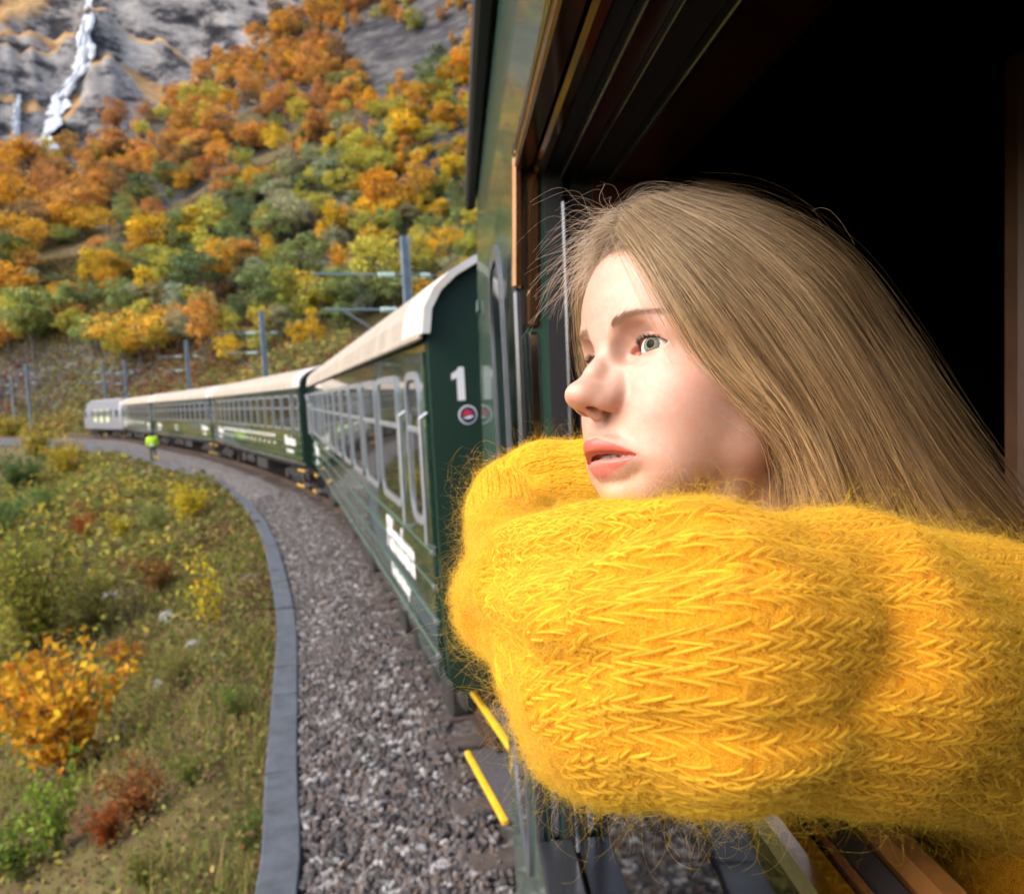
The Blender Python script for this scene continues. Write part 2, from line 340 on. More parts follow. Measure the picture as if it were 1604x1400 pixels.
ballast = strip('ballast', [(EDGE + .10, -0.9), (EDGE + .11, -0.40), (-2.15, -0.33), (-1.7, -0.24), (-1.2, -0.19), (0, -0.19), (1.2, -0.19), (1.9, -0.24), (2.6, -0.4), (3.6, -0.7), (4.5, -1.3)], M_STONE, jit=0.012)
tag(ballast, kind='structure')
M_RAIL = mat('rail_steel', (0.10, 0.065, 0.05), 0.55, 0.6, var=0.3, scale=8)
M_RAILTOP = mat('rail_top', (0.42, 0.42, 0.44), 0.25, 1.0)
M_SLP = mat('sleeper_wood', (0.06, 0.045, 0.038), 0.9, var=0.4, scale=12)
tk = empty('railway_track', (0, 0, -0.19)); tag(tk, 'pair of rusty steel rails on dark sleepers under the train', 'railway track')
for sgn in (-1, 1):
    o_ = 0.7175 * sgn
    r_ = strip('rail', [(o_ - .06, -.16), (o_ - .06, -.145), (o_ - .012, -.13), (o_ - .012, -.04), (o_ - .035, -.03), (o_ - .033, 0.0), (o_ + .033, 0.0), (o_ + .035, -.03), (o_ + .012, -.04), (o_ + .012, -.13), (o_ + .06, -.145), (o_ + .06, -.16)], M_RAIL, step=4, i0=120)
    r_.parent = tk; r_.matrix_parent_inverse = Matrix.Translation((0, 0, .19))
sl_me = MB().bbox((-1.25, -.12, -.15), (1.25, .12, 0), .015).mesh('sleeper'); sl_me.materials.append(M_SLP)
sgrid = np.arange(_TS[0] + 45, _TS[-1] - 130, 0.62); si = np.searchsorted(_TS, sgrid)
nslp = 0
for i in si:
    q = TRK[i]
    if not (3 < q[1] < 110): continue
    o = bpy.data.objects.new('sleeper', sl_me); COL.objects.link(o); o.parent = tk
    o.location = (q[0], q[1], 0.035 + .0); o.rotation_euler = (0, 0, math.atan2(_TT[i][1], _TT[i][0]) - math.pi / 2); nslp += 1
# stones: a handful of shapes
def stone_mesh(seed, n='stone'):
    r = np.random.default_rng(seed); bm = bmesh.new(); bmesh.ops.create_icosphere(bm, subdivisions=1, radius=1.0)
    sc = r.uniform(0.65, 1.15, 3) * [1, 1, .75]
    for v_ in bm.verts:
        for _ in range(1):
            v_.co = Vector(np.array(v_.co) * sc * r.uniform(.78, 1.15))
    me = bpy.data.meshes.new(n); bm.to_mesh(me); bm.free(); me.materials.append(M_STONE); return me
ST = [stone_mesh(s) for s in range(10)]
def arrays(me):
    V = np.empty(len(me.vertices) * 3); me.vertices.foreach_get('co', V); Fv = np.empty(len(me.polygons) * 3, np.int64); me.polygons.foreach_get('vertices', Fv); return V.reshape(-1, 3), Fv.reshape(-1, 3)
STA = [arrays(m) for m in ST]
def rand_rot(r):
    q = r.normal(0, 1, 4); q /= np.linalg.norm(q); w, x, y, z = q
    return np.array([[1 - 2 * (y * y + z * z), 2 * (x * y - z * w), 2 * (x * z + y * w)], [2 * (x * y + z * w), 1 - 2 * (x * x + z * z), 2 * (y * z - x * w)], [2 * (x * z - y * w), 2 * (y * z + x * w), 1 - 2 * (x * x + y * y)]])
def ballast_z(o): return np.interp(o, [-3.3, -2.5, -2.15, -1.7, -1.2, 1.2], [-.42, -.38, -.33, -.24, -.19, -.19])
stones = []
for _ in range(60000):
    u_ = rng.uniform(); s_ = _TS[0] + 56 + 34 * u_ ** 1.7                # arc length; the camera stands near 60 m
    i = min(len(TRK) - 1, np.searchsorted(_TS, s_)); f_ = s_ - _TS[i]
    o = rng.uniform(EDGE[i] + .16, -1.0); q = TRK[i] + _TT[i] * f_ + _TN[i] * o
    if q[1] < 3.0: continue
    stones.append((q[0], q[1], ballast_z(o) + rng.uniform(-.005, .02), rng.uniform(.5, 1.0) ** 2 * .046))
stones = np.array(stones); stones = stones[:34000]
dd = proj(stones[:, :3]); ins = (dd[:, 0] > 380) & (dd[:, 0] < 830) & (dd[:, 1] < 1400) & (dd[:, 1] > 600)
size = np.where(ins, stones[:, 3] / dd[:, 2], 0); order = np.argsort(-size)
for k in order[:300]:
    o = bpy.data.objects.new('stone', ST[k % 10]); COL.objects.link(o); o.parent = ballast
    x_, y_, z_, r_ = stones[k]; o.location = (x_, y_, z_); o.scale = (r_,) * 3; o.rotation_euler = tuple(rng.uniform(0, 6.28, 3))
Vs, Fs, n0 = [], [], 0
for k in order[300:]:
    V_, F_ = STA[k % 10]; x_, y_, z_, r_ = stones[k]
    Vs.append((V_ * r_) @ rand_rot(rng).T + [x_, y_, z_]); Fs.append(F_ + n0); n0 += len(V_)
o = link('loose_stones', raw_mesh('loose_stones', np.concatenate(Vs), np.concatenate(Fs)), M_STONE, ballast); o['kind'] = 'stuff'
# ---- concrete cable trough with lids
M_LID = mat('trough_concrete', (0.066, 0.077, 0.092), 0.7, var=0.3, scale=5, bump=0.3, bscale=150)
ch = empty('cable_trough', (TROUGH[60][0], TROUGH[60][1], -0.6)); tag(ch, 'grey concrete cable trough with flat lids curving along the ballast edge', 'cable trough')
CI = Matrix.Translation(ch.location).inverted()
tg = np.concatenate([[0], np.cumsum(np.linalg.norm(np.diff(TROUGH, axis=0), axis=1))])
tt = np.gradient(TROUGH, axis=0); tt /= np.linalg.norm(tt, axis=1)[:, None]; tn = np.stack([tt[:, 1], -tt[:, 0]], 1)
def tro(s_):
    return np.stack([np.interp(s_, tg, TROUGH[:, 0]), np.interp(s_, tg, TROUGH[:, 1])], -1)
side = MB()
for sg in (-1, 1):
    V = []
    for o_, z in ((.10, -.9), (.10, -.372), (.135, -.372), (.135, -.9)):
        P = TROUGH[::4] + tn[::4] * o_ * sg; V.append(np.column_stack([P, np.full(len(P), z)]))
    V = np.stack(V, 1); n = len(V)
    side.add(V.reshape(-1, 3), [(i * 4 + j, (i + 1) * 4 + j, (i + 1) * 4 + j + 1, i * 4 + j + 1) for i in range(n - 1) for j in range(3)])
o = side.build('channel', M_LID, ch); o.matrix_parent_inverse = CI
s_ = 0.2
while s_ < tg[-1] - 2:
    L_ = 0.98 if s_ < 25 else 1.98
    pts = [tro(s_ + L_ * f_) for f_ in (0, .5, 1)]; w_ = 0.138; V = []
    dz = rng.normal(0, .0045)
    for m_, q in enumerate(pts):
        d_ = pts[min(m_ + 1, 2)] - pts[max(m_ - 1, 0)]; d_ /= np.linalg.norm(d_); nr_ = np.array([d_[1], -d_[0]])
        q = q + d_ * (.002 if m_ == 0 else -.002 if m_ == 2 else 0)
        for o_, z in ((-w_, -.365), (-w_, -.332), (-w_ + .012, -.322), (w_ - .012, -.322), (w_, -.332), (w_, -.365)):
            V.append([*(q + nr_ * o_), z + dz])
    Fq = [(a * 6 + b, a * 6 + (b + 1) % 6, (a + 1) * 6 + (b + 1) % 6, (a + 1) * 6 + b) for a in range(2) for b in range(6)] + [(0, 1, 2, 3, 4, 5), (17, 16, 15, 14, 13, 12)]
    o = MB().add(V, Fq).build('lid', M_LID, ch); o.matrix_parent_inverse = CI
    s_ += L_ + .009
# ------------------------------------------------------------------ train ahead
def mat_paint(name, col, rough=0.16, coat=1.0):
    m = mat(name, col, rough, 0.0, var=0.18, scale=1.3, coat=coat, bump=0.03, bscale=2.0); return m
M_GREEN = mat_paint('coach_green', (0.013, 0.042, 0.027)); M_DGREEN = mat('end_green', (0.010, 0.032, 0.020), 0.45)
M_ROOF = mat('roof_beige', (0.33, 0.285, 0.235), 0.7, var=0.18, scale=2.5)
def mat_stain():
    m = bpy.data.materials.new('roof_white_stained'); m.use_nodes = True; t = m.node_tree; p = t.nodes['Principled BSDF']
    tc = N(t, 'ShaderNodeTexCoord'); mp = N(t, 'ShaderNodeMapping'); mp.inputs['Scale'].default_value = (1.2, 9, 1.2); t.links.new(tc.outputs['Object'], mp.inputs[0])
    n = N(t, 'ShaderNodeTexNoise'); n.inputs['Scale'].default_value = 1.3; n.inputs['Detail'].default_value = 6; t.links.new(mp.outputs[0], n.inputs['Vector'])
    c = ramp(t, [(0.45, (0.60, 0.58, 0.55)), (0.60, (0.52, 0.45, 0.35)), (0.70, (0.36, 0.20, 0.08))], n.outputs[0]); t.links.new(c.outputs[0], p.inputs['Base Color']); p.inputs['Roughness'].default_value = 0.6
    return m
M_STAIN = mat_stain()
M_SILV = mat('window_aluminium', (0.36, 0.38, 0.41), 0.38, 0.6, var=0.1, scale=6)
M_PANE = mat('window_glass_dark', (0.012, 0.016, 0.018), 0.04, 0.0, spec=0.9)
M_BLACK = mat('underframe_black', (0.016, 0.015, 0.014), 0.75, var=0.4, scale=6)
M_WHITE = mat('white_lettering', (0.75, 0.75, 0.74), 0.5)
M_YEL = mat('step_yellow', (0.70, 0.40, 0.015), 0.5, var=0.25, scale=20)
M_GRAT = mat('step_grating', (0.07, 0.065, 0.07), 0.7, var=0.4, scale=60)
M_RUBBER = mat('rubber_black', (0.012, 0.012, 0.013), 0.6)
M_RIB = mat('rib_green', (0.07, 0.13, 0.10), 0.35)  # paler than the body paint, standing in for highlights along the ribs
M_RED = mat('emblem_red', (0.55, 0.03, 0.05), 0.5); M_NAVY = mat('emblem_navy', (0.02, 0.025, 0.09), 0.5)
def rrect(x0, x1, z0, z1, r, n=5):
    P = []
    for cx, cz, a0 in ((x1 - r, z1 - r, 0), (x0 + r, z1 - r, 90), (x0 + r, z0 + r, 180), (x1 - r, z0 + r, 270)):
        for k in range(n + 1):
            a = math.radians(a0 + 90 * k / n); P.append((cx + r * math.cos(a), cz + r * math.sin(a)))
    return P
def ring_mesh(name, outer, inner, ax, lo, hi):
    n = len(outer); V = []
    for h_ in (lo, hi):
        for L in (outer, inner):
            for p in L:
                q = [0, 0, 0]; o = [i for i in range(3) if i != ax]; q[o[0]] = p[0]; q[o[1]] = p[1]; q[ax] = h_; V.append(q)
    Fq = []
    for k in range(n):
        k2 = (k + 1) % n
        Fq += [(k, k2, n + k2, n + k), (2 * n + k, 2 * n + k2, k2, k), (2 * n + k2, 2 * n + k, 3 * n + k, 3 * n + k2), (n + k, n + k2, 3 * n + k2, 3 * n + k)]
    return MB().add(V, Fq).mesh(name)
def fixn(me):
    bm = bmesh.new(); bm.from_mesh(me); bmesh.ops.recalc_face_normals(bm, faces=bm.faces); bm.to_mesh(me); bm.free(); return me
def child(name, me, m, parent, loc=(0, 0, 0), rot=(0, 0, 0)):
    o = bpy.data.objects.new(name, me); COL.objects.link(o); o.parent = parent; o.location = loc; o.rotation_euler = rot
    if not me.materials: me.materials.append(m)
    return o
def win_set(w, h, r, bar):
    fr = fixn(ring_mesh('frame', rrect(0, w, 0, h, r), rrect(.055, w - .055, .055, h - .055, max(.02, r - .05)), 0, -.022, .004))
    pn = fixn(MB().prism(rrect(.05, w - .05, .05, h - .05, max(.02, r - .05)), 0, -.010, .004).mesh('pane'))
    br = MB().bbox((-.018, .05, h * .60), (.004, w - .05, h * .60 + .045), .006).mesh('sash_bar') if bar else None
    return fr, pn, br
WIN_A = win_set(1.22, 1.06, .13, True); WIN_D = win_set(.62, 1.06, .20, True)
LED = win_set(.50, 0.9, .1, False)
EAVE = 3.30
def roof_prof(w=COACH_W, n=18):
    P = []
    for k in range(n + 1):
        a = math.pi * k / n; P.append((w / 2 - (w / 2 + .03) * math.cos(a), EAVE - .02 + .67 * math.sin(a) ** 0.8))
    return P
def text_mesh(txt, size, shear=0.0, bold=0.0, font_space=1.0):
    cu = bpy.data.curves.new('lettering', 'FONT'); cu.body = txt; cu.size = size; cu.shear = shear; cu.offset = bold; cu.extrude = 0.002; cu.space_character = font_space; cu.resolution_u = 3
    ob = bpy.data.objects.new('tmp', cu); COL.objects.link(ob); dg = bpy.context.evaluated_depsgraph_get()
    me = bpy.data.meshes.new_from_object(ob.evaluated_get(dg)); bpy.data.objects.remove(ob); bpy.data.curves.remove(cu); me.materials.clear(); me.name = 'lettering'; return me
def side_text(me, parent, s0, z, mname='lettering'):      # text on the left side of a coach, read from outside: runs towards the near end
    o = child(mname, me, M_WHITE, parent, (-.006, s0, z)); o.matrix_local = Matrix.Translation((-.006, s0, z)) @ Matrix(((0, 0, -1, 0), (-1, 0, 0, 0), (0, 1, 0, 0), (0, 0, 0, 1))); return o
T_LOGO = text_mesh('Flåmsbana', .40, .15, .012); T_SUB = text_mesh('The Flåm Railway', .15, 0, .004); T_NUM = MB().prism([(.055, 0), (.105, 0), (.105, .215), (.068, .215), (.058, .195), (.02, .172), (.02, .132), (.055, .148)], 2, -.002, .002).mesh('number'); T_SMALL = text_mesh('B3 25', .1, 0, .002)
wheel_me = None
def wheel_mesh():
    n = 20; V = []; prof = [(-.07, .05), (-.07, .42), (-.05, .46), (.04, .455), (.06, .48), (.075, .48), (.075, .40), (.03, .36), (.03, .12), (.08, .10), (.08, .0)]
    for k in range(n):
        a = 2 * math.pi * k / n
        for x_, r_ in prof: V.append((x_, r_ * math.cos(a), r_ * math.sin(a)))
    m_ = len(prof); Fq = [(k * m_ + j, k * m_ + j + 1, ((k + 1) % n) * m_ + j + 1, ((k + 1) % n) * m_ + j) for k in range(n) for j in range(m_ - 1)]
    return fixn(MB().add(V, Fq).mesh('wheel'))
WHEEL = wheel_mesh(); WHEEL.materials.append(mat('wheel_steel', (0.06, 0.05, 0.045), 0.6, 0.5))
def bogie(parent, s_):
    b = MB()
    for x_ in (.30, COACH_W - .42):
        b.bbox((x_, s_ - 1.7, .42), (x_ + .12, s_ + 1.7, .62), .03); b.bbox((x_ - .06, s_ - 1.45, .30), (x_ + .16, s_ - 1.05, .60), .03); b.bbox((x_ - .06, s_ + 1.05, .30), (x_ + .16, s_ + 1.45, .60), .03)
        for q in (-.5, 0, .5): b.tube([(x_ + .05, s_ + q, .3), (x_ + .05, s_ + q, .85)], .09, 8)
    b.bbox((.5, s_ - .3, .45), (COACH_W - .5, s_ + .3, .85), .03)
    o = b.build('bogie', M_BLACK, parent)
    for dy in (-1.25, 1.25):
        for x_ in (.66, COACH_W - .66):
            w_ = child('wheel', WHEEL, None, o, (x_, s_ + dy, .465), (0, 0, 0 if x_ < 1 else math.pi))
def coach(i, L, label, detail):
    d = seg_dir(i); a = math.atan2(-d[0], d[1])
    root = empty('railway_coach', (CORN[i][0], CORN[i][1], 0.0), a); tag(root, label, 'train coach', 'green coaches ahead of the window')
    prof = [(.10, .93), (.02, 1.05), (0, 1.35), (0, 3.05), (.02, EAVE), (COACH_W - .02, EAVE), (COACH_W, 3.05), (COACH_W, 1.35), (COACH_W - .02, 1.05), (COACH_W - .10, .93)]
    MB().prism(prof, 1, .06, L - .06).build('body', M_GREEN, root)
    rp = roof_prof(); rin = [(COACH_W / 2 + (x_ - COACH_W / 2) * .965, EAVE - .02 + (z_ - EAVE + .02) * .93) for x_, z_ in rp]
    endp = [(x_ * .985 + .02, z_) for x_, z_ in prof if z_ < 3.2]; endp = endp[:len(endp) // 2] + [(max(.02, min(COACH_W - .02, x_)), z_) for x_, z_ in rin] + endp[len(endp) // 2:]
    MB().prism(endp, 1, .0, .059).build('end_wall', M_DGREEN, root)
    MB().prism(endp, 1, L - .059, L).build('end_wall', M_DGREEN, root)
    e = MB().prism(rp, 1, .75, L - .75).build('roof', M_ROOF, root, smooth=False)
    for a0, a1 in ((-.10, .749), (L - .749, L + .10)):
        sh = MB(); n_ = len(rp)
        sh.add([(x_, y_, z_) for y_ in (a0, a1) for P_ in (rp, rin) for x_, z_ in P_], [q for k_ in range(n_ - 1) for q in ((k_, k_ + 1, 2 * n_ + k_ + 1, 2 * n_ + k_), (n_ + k_ + 1, n_ + k_, 3 * n_ + k_, 3 * n_ + k_ + 1), (k_ + 1, k_, n_ + k_, n_ + k_ + 1), (2 * n_ + k_, 2 * n_ + k_ + 1, 3 * n_ + k_ + 1, 3 * n_ + k_))])
        child('roof_end', fixn(sh.mesh('roof_end')), M_STAIN, e)
    for x_ in (-.045, COACH_W + .005):
        MB().bbox((x_, 0.0, EAVE - .055), (x_ + .04, L, EAVE - .005), .012).build('gutter', M_ROOF, root)
    # windows along the side
    s_ = 1.30; k = 0; wins = []
    while s_ + 1.22 < L - 1.2:
        wins.append((s_, WIN_A, 2.0)); s_ += 1.50; k += 1
    wins = [(0.22, WIN_D, 2.0)] + wins + [(L - .84, WIN_D, 2.0)]
    for s0, (fr, pn, br), z0 in wins:
        o = child('window', pn, M_PANE, root, (0, s0, z0)); child('frame', fr, M_SILV, o)
        if br: child('sash_bar', br, M_SILV, o)
    for z_ in (1.86, 1.63, 1.40, 1.17):
        o = MB().tube([(-.006, .10, z_), (-.006, L - .1, z_)], .009, 6).build('rib', M_RIB, root)
        MB().tube([(-.008, .085, z_), (-.008, .115, z_)], .018, 8).build('rib_cap', M_SILV, o)
    for s0, s1 in ((.06, .95), (L - .95, L - .06)):             # doors: outline, grab rails, steps
        o = MB().bbox((-.009, s0 + .04, 1.02), (.004, s1 - .02, 3.18), .004).build('door', M_GREEN, root)
        for q in (s0 + .0, s1 + .05):
            MB().tube([(-.0, q, 1.9), (-.05, q, 1.93), (-.05, q, 2.75), (-.0, q, 2.78)], .014, 6).build('handrail', M_SILV, o)
    for s0 in ((-.62, .40) if i == 0 else (.0, .9), (L - .95, L - .1)):
        xo = .22 if i == 0 and s0[0] < 0 else -.02
        for z_, xx in ((.80, xo + .03), (.36, xo - .03)):
            st = MB().bbox((xx + .03, s0[0], z_ - .03), (xx + .36, s0[1], z_ - .004), .006).build('step', M_GRAT, root)
            MB().bbox((xx - .004, s0[0], z_ - .035), (xx + .034, s0[1], z_ + .004), .006).build('edge_bar', M_YEL, st)
            for q in (s0[0] + .1, s0[1] - .1):
                MB().bbox((xx + .2, q - .02, z_ - .03), (xx + .24, q + .02, .98), .005).build('bracket', M_BLACK, st)
    # end face: number, emblem, gangway, buffers, grab rail
    gw = MB(); gw.add(*(lambda m_: (np.concatenate(m_.v), m_.f))(MB().prism(rrect(.85, 2.05, 1.05, 3.15, .2), 1, -.22, 0.0)))
    gw.build('gangway', M_RUBBER, root)
    for x_ in (.55, COACH_W - .55):
        b = MB().tube([(x_, 0.05, .98), (x_, -.18, .98)], .09, 10); b.tube([(x_, -.18, .98), (x_, -.22, .98)], .22, 14); b.build('buffer', M_BLACK, root)
    if detail >= 1:
        nm = child('number', T_NUM, M_WHITE, root); nm.matrix_local = Matrix.Translation((.14, -.004, 2.85)) @ Matrix(((1, 0, 0, 0), (0, 0, -1, 0), (0, 1, 0, 0), (0, 0, 0, 1)))
        cx_, cz_ = .255, 2.755
        em = MB().tube([(cx_, -.004, cz_), (cx_, .002, cz_)], .062, 28).build('emblem', M_WHITE, root)
        MB().tube([(cx_, -.007, cz_), (cx_, -.001, cz_)], .053, 28).build('emblem_field', M_NAVY, em)
        MB().prism([(cx_ - .042, cz_ - .004), (cx_ - .01, cz_ + .040), (cx_ + .034, cz_ + .014), (cx_ + .012, cz_ - .002)], 1, -.010, -.006).build('emblem_mark', M_RED, em)
        MB().prism([(cx_ - .038, cz_ - .022), (cx_ + .008, cz_ - .006), (cx_ + .042, cz_ - .006), (cx_ + .012, cz_ - .026)], 1, -.010, -.006).build('emblem_mark', M_WHITE, em)
        MB().tube([(.40, .0, 1.50), (.40, -.05, 1.53), (.40, -.05, 2.05), (.40, .0, 2.08)], .012, 8).build('handrail', M_SILV, root)
    side_text(T_LOGO, root, 2.55, 1.52); side_text(T_SUB, root, 2.35, 1.28)
    side_text(T_LOGO, root, L - 2.2, 1.52); side_text(T_SUB, root, L - 2.3, 1.28)
    if i in (1, 3):                                            # rows of small white marks along the side
        for r_, z_ in enumerate((1.70, 1.46)):
            n_ = 26 if r_ == 0 else 14
            for k in range(n_):
                s0 = 4.2 + (L - 8.5) * k / (n_ - 1)
                MB().bbox((-.008, s0, z_), (.0, s0 + .20, z_ + .10 - .03 * r_), .003).build('side_mark', M_WHITE, root)
    if i == 2: side_text(T_SUB, root, L * .55, 1.62); side_text(T_SUB, root, L * .55, 1.40)
    MB().bbox((.35, .4, .72), (COACH_W - .35, L - .4, .95), .03).build('underframe', M_BLACK, root)
    for s0, s1, z0 in ((L * .36, L * .46, .34), (L * .5, L * .57, .42), (L * .6, L * .64, .38)):
        MB().bbox((.25, s0, z0), (1.2, s1, .74), .04).build('equipment_box', M_BLACK, root)
    bogie(root, 2.6); bogie(root, L - 2.6)
    return root
LEN = [18.95] + [float(np.linalg.norm(CORN[k + 1] - CORN[k])) - 0.75 for k in (1, 2, 3)]
coach(0, LEN[0], 'dark green coach with a white figure 1 on its end wall, nearest one ahead', 2)
coach(1, LEN[1], 'green coach with rows of small white marks, second one ahead', 1)
coach(2, LEN[2], 'green coach behind the worker in the bright jacket, third one ahead', 1)
coach(3, LEN[3], 'green coach coupled right behind the silver grey locomotive', 1)
# ---- locomotive
def loco():
    d = seg_dir(4); a = math.atan2(-d[0], d[1]); L = float(np.linalg.norm(CORN[5] - CORN[4]))
    root = empty('locomotive', (CORN[4][0], CORN[4][1], 0), a); tag(root, 'silver grey electric locomotive with sloping ends at the head of the train', 'locomotive')
    ML = mat('loco_silver', (0.24, 0.25, 0.28), 0.35, 0.3, var=0.1, scale=2); MLY = mat('loco_pale_green', (0.50, 0.58, 0.30), 0.5); MD = mat('loco_dark', (0.03, 0.032, 0.035), 0.5)
    V = []; prof = lambda w, zt, dz: [(-w, .95), (-w - .04, 1.5), (-w, 2.7), (-w + .28, zt), (w - .28, zt), (w, 2.7), (w + .04, 1.5), (w, .95)]
    secs = [(0.0, 1.32, 2.7, 0), (.35, 1.42, 3.2, 0), (1.1, 1.45, 3.75, 0), (L - 1.1, 1.45, 3.75, 0), (L - .35, 1.42, 3.2, 0), (L, 1.32, 2.7, 0)]
    for s_, w_, zt, _ in secs:
        for x_, z_ in prof(w_, zt, 0): V.append((x_ + 1.45, s_, z_))
    m_ = 8; Fq = [(k * m_ + j, k * m_ + (j + 1) % m_, (k + 1) * m_ + (j + 1) % m_, (k + 1) * m_ + j) for k in range(5) for j in range(m_)] + [tuple(range(7, -1, -1)), tuple(range(40, 48))]
    MB().add(V, Fq).build('body', ML, root)
    MB().bbox((.5, 1.3, 3.74), (2.4, L - 1.3, 3.95), .08).build('roof_equipment', mat('loco_roof', (0.30, 0.31, 0.33), 0.6), root)
    for k in range(7):
        s0 = 3.0 + (L - 7.6) * k / 6; o = MB().bbox((-.035, s0, 1.45), (.02, s0 + .95, 2.95), .01).build('side_panel', MLY if k % 2 else ML, root)
        MB().bbox((-.042, s0 + .1, 2.2), (-.03, s0 + .85, 2.8), .005).build('grille', MD, o)
    for s0 in (.9, L - 1.6):
        MB().bbox((-.045, s0, 2.15), (.03, s0 + .7, 2.85), .01).build('cab_window', M_PANE, root)
    MB().add([(.45, .12, 2.35), (2.45, .12, 2.35), (2.3, .34, 3.05), (.6, .34, 3.05), (.45, .16, 2.35), (2.45, .16, 2.35), (2.3, .38, 3.05), (.6, .38, 3.05)], [(0, 1, 2, 3), (7, 6, 5, 4), (0, 4, 5, 1), (1, 5, 6, 2), (2, 6, 7, 3), (3, 7, 4, 0)]).build('windscreen', M_PANE, root).location = (0, -.12, 0)
    b = MB(); z0 = 3.95
    b.tube([(1.45, 4.2, z0), (1.45, 5.2, z0 + .7), (1.45, 4.3, z0 + 1.4)], .04, 6); b.tube([(.75, 4.3, z0 + 1.4), (2.15, 4.3, z0 + 1.4)], .035, 6)
    b.build('pantograph', MD, root)
    MB().bbox((.35, .8, .72), (COACH_W - .35, L - .8, .95), .03).build('underframe', M_BLACK, root)
    bogie(root, 3.0); bogie(root, L - 3.0)
loco()
# ------------------------------------------------------------------ catenary masts and wires
M_MAST = mat('galvanised_steel', (0.20, 0.25, 0.29), 0.55, 0.5, var=0.2, scale=4)
M_INS = mat('insulator_glass', (0.55, 0.72, 0.66), 0.15)
MASTS = [(633, 370, 26.8, 'grey catenary mast with white insulators standing behind the nearest coach roof', .26), (409, 487, 47, 'grey catenary mast with two brackets behind the second coach ahead', .26),
         (291, 533, 65, 'grey catenary mast rising behind the third coach roof', .25), (194, 565, 86, 'right one of the two close masts above the last coach', .24),
         (160, 565, 92, 'left one of the two close masts just right of the locomotive cab', .24), (40, 570, 104, 'pale mast standing clear left of the locomotive', .26), (17, 590, 124, 'farthest short mast at the left edge of the picture', .24)]
ends = []
for k, (px, py, dep, lab, w_) in enumerate(MASTS):
    top = at(px, py, dep); H_ = top[2] + 0.5; base = np.array([top[0], top[1], -0.5])
    root = empty('catenary_mast', tuple(base)); tag(root, lab, 'catenary mast', 'catenary masts along the track')
    t_, j = track_t(base[None, :2]); j = int(j[0]); n_ = -_TN[j] * np.sign(t_[0]); n3 = np.array([n_[0], n_[1], 0]); d3 = np.array([_TT[j][0], _TT[j][1], 0])
    R_ = np.stack([n3, d3, [0, 0, 1]], 1); h2 = w_ / 2
    b = MB()
    for x_ in (-h2, h2 - .03): b.box((x_, -h2 * .8, 0), (x_ + .03, h2 * .8, H_), R_)
    b.box((-h2 + .031, -.012, .001), (h2 - .031, .012, H_ - .001), R_); b.build('column', M_MAST, root)
    MB().box((-.35, -.35, -.6), (.35, .35, .25), R_).build('foundation', M_LID, root)
    reach = min(3.4, abs(t_[0])) if abs(t_[0]) > 1.2 else 2.6
    for zc, up in (((H_ - 1.25), 0), ((H_ - 2.35), 1)):
        a0 = n3 * h2 + [0, 0, zc]; a1 = n3 * (reach + (.3 if up == 0 else 0)) + np.array([0, 0, zc + .03])
        br = MB().tube([a0, a1], .035, 6).build('bracket', M_MAST, root)
        ins = MB()
        for q in range(5): ins.tube([a0 + n3 * (.30 + .11 * q), a0 + n3 * (.35 + .11 * q)], .085, 10)
        ins.build('insulator', M_INS, br)
        if up: MB().tube([n3 * h2 + np.array([0, 0, zc - 1.3]), n3 * reach * .8 + np.array([0, 0, zc])], .03, 6).build('stay', M_MAST, root)
        else:
            MB().tube([-n3 * h2 + np.array([0, 0, zc]), -n3 * 1.0 + np.array([0, 0, zc])], .03, 6).build('rear_arm', M_MAST, root)
            i2 = MB()
            for q in range(3): i2.tube([-n3 * (.5 + .11 * q) + np.array([0, 0, zc]), -n3 * (.55 + .11 * q) + np.array([0, 0, zc])], .085, 10)
            i2.build('insulator', M_INS, root)
    ends.append((base + n3 * reach + [0, 0, H_ - 1.25], base + n3 * reach + [0, 0, H_ - 2.35]))
M_WIRE = mat('copper_wire', (0.10, 0.11, 0.11), 0.5, 0.6)
st = TRK[np.searchsorted(_TS, 40)]
seq = [(np.array([st[0], st[1] + 0, 7.3]), np.array([st[0], st[1], 6.0]))] + ends
for a in range(1, len(seq) - 1):
    for q, sag, nm in ((0, .5, 'messenger_wire'), (1, 0.03, 'contact_wire')):
        p0, p1 = seq[a][q], seq[a + 1][q]; s_ = np.linspace(0, 1, 14)[:, None]
        P = p0 + (p1 - p0) * s_; P[:, 2] -= sag * 4 * (s_[:, 0] * (1 - s_[:, 0]))
        o = MB().tube(P, .012, 5).build(nm, M_WIRE); tag(o, ('upper messenger' if q == 0 else 'lower contact') + ' wire between ' + ['', 'the nearest mast and the two bracket mast', 'the two bracket mast and the mast behind the third coach', 'the mast behind the third coach and the close pair', 'the two close masts near the locomotive', 'the close pair and the pale mast far left', 'the pale mast and the farthest short mast'][a], 'wire', 'overhead ' + ('messenger' if q == 0 else 'contact') + ' wires')
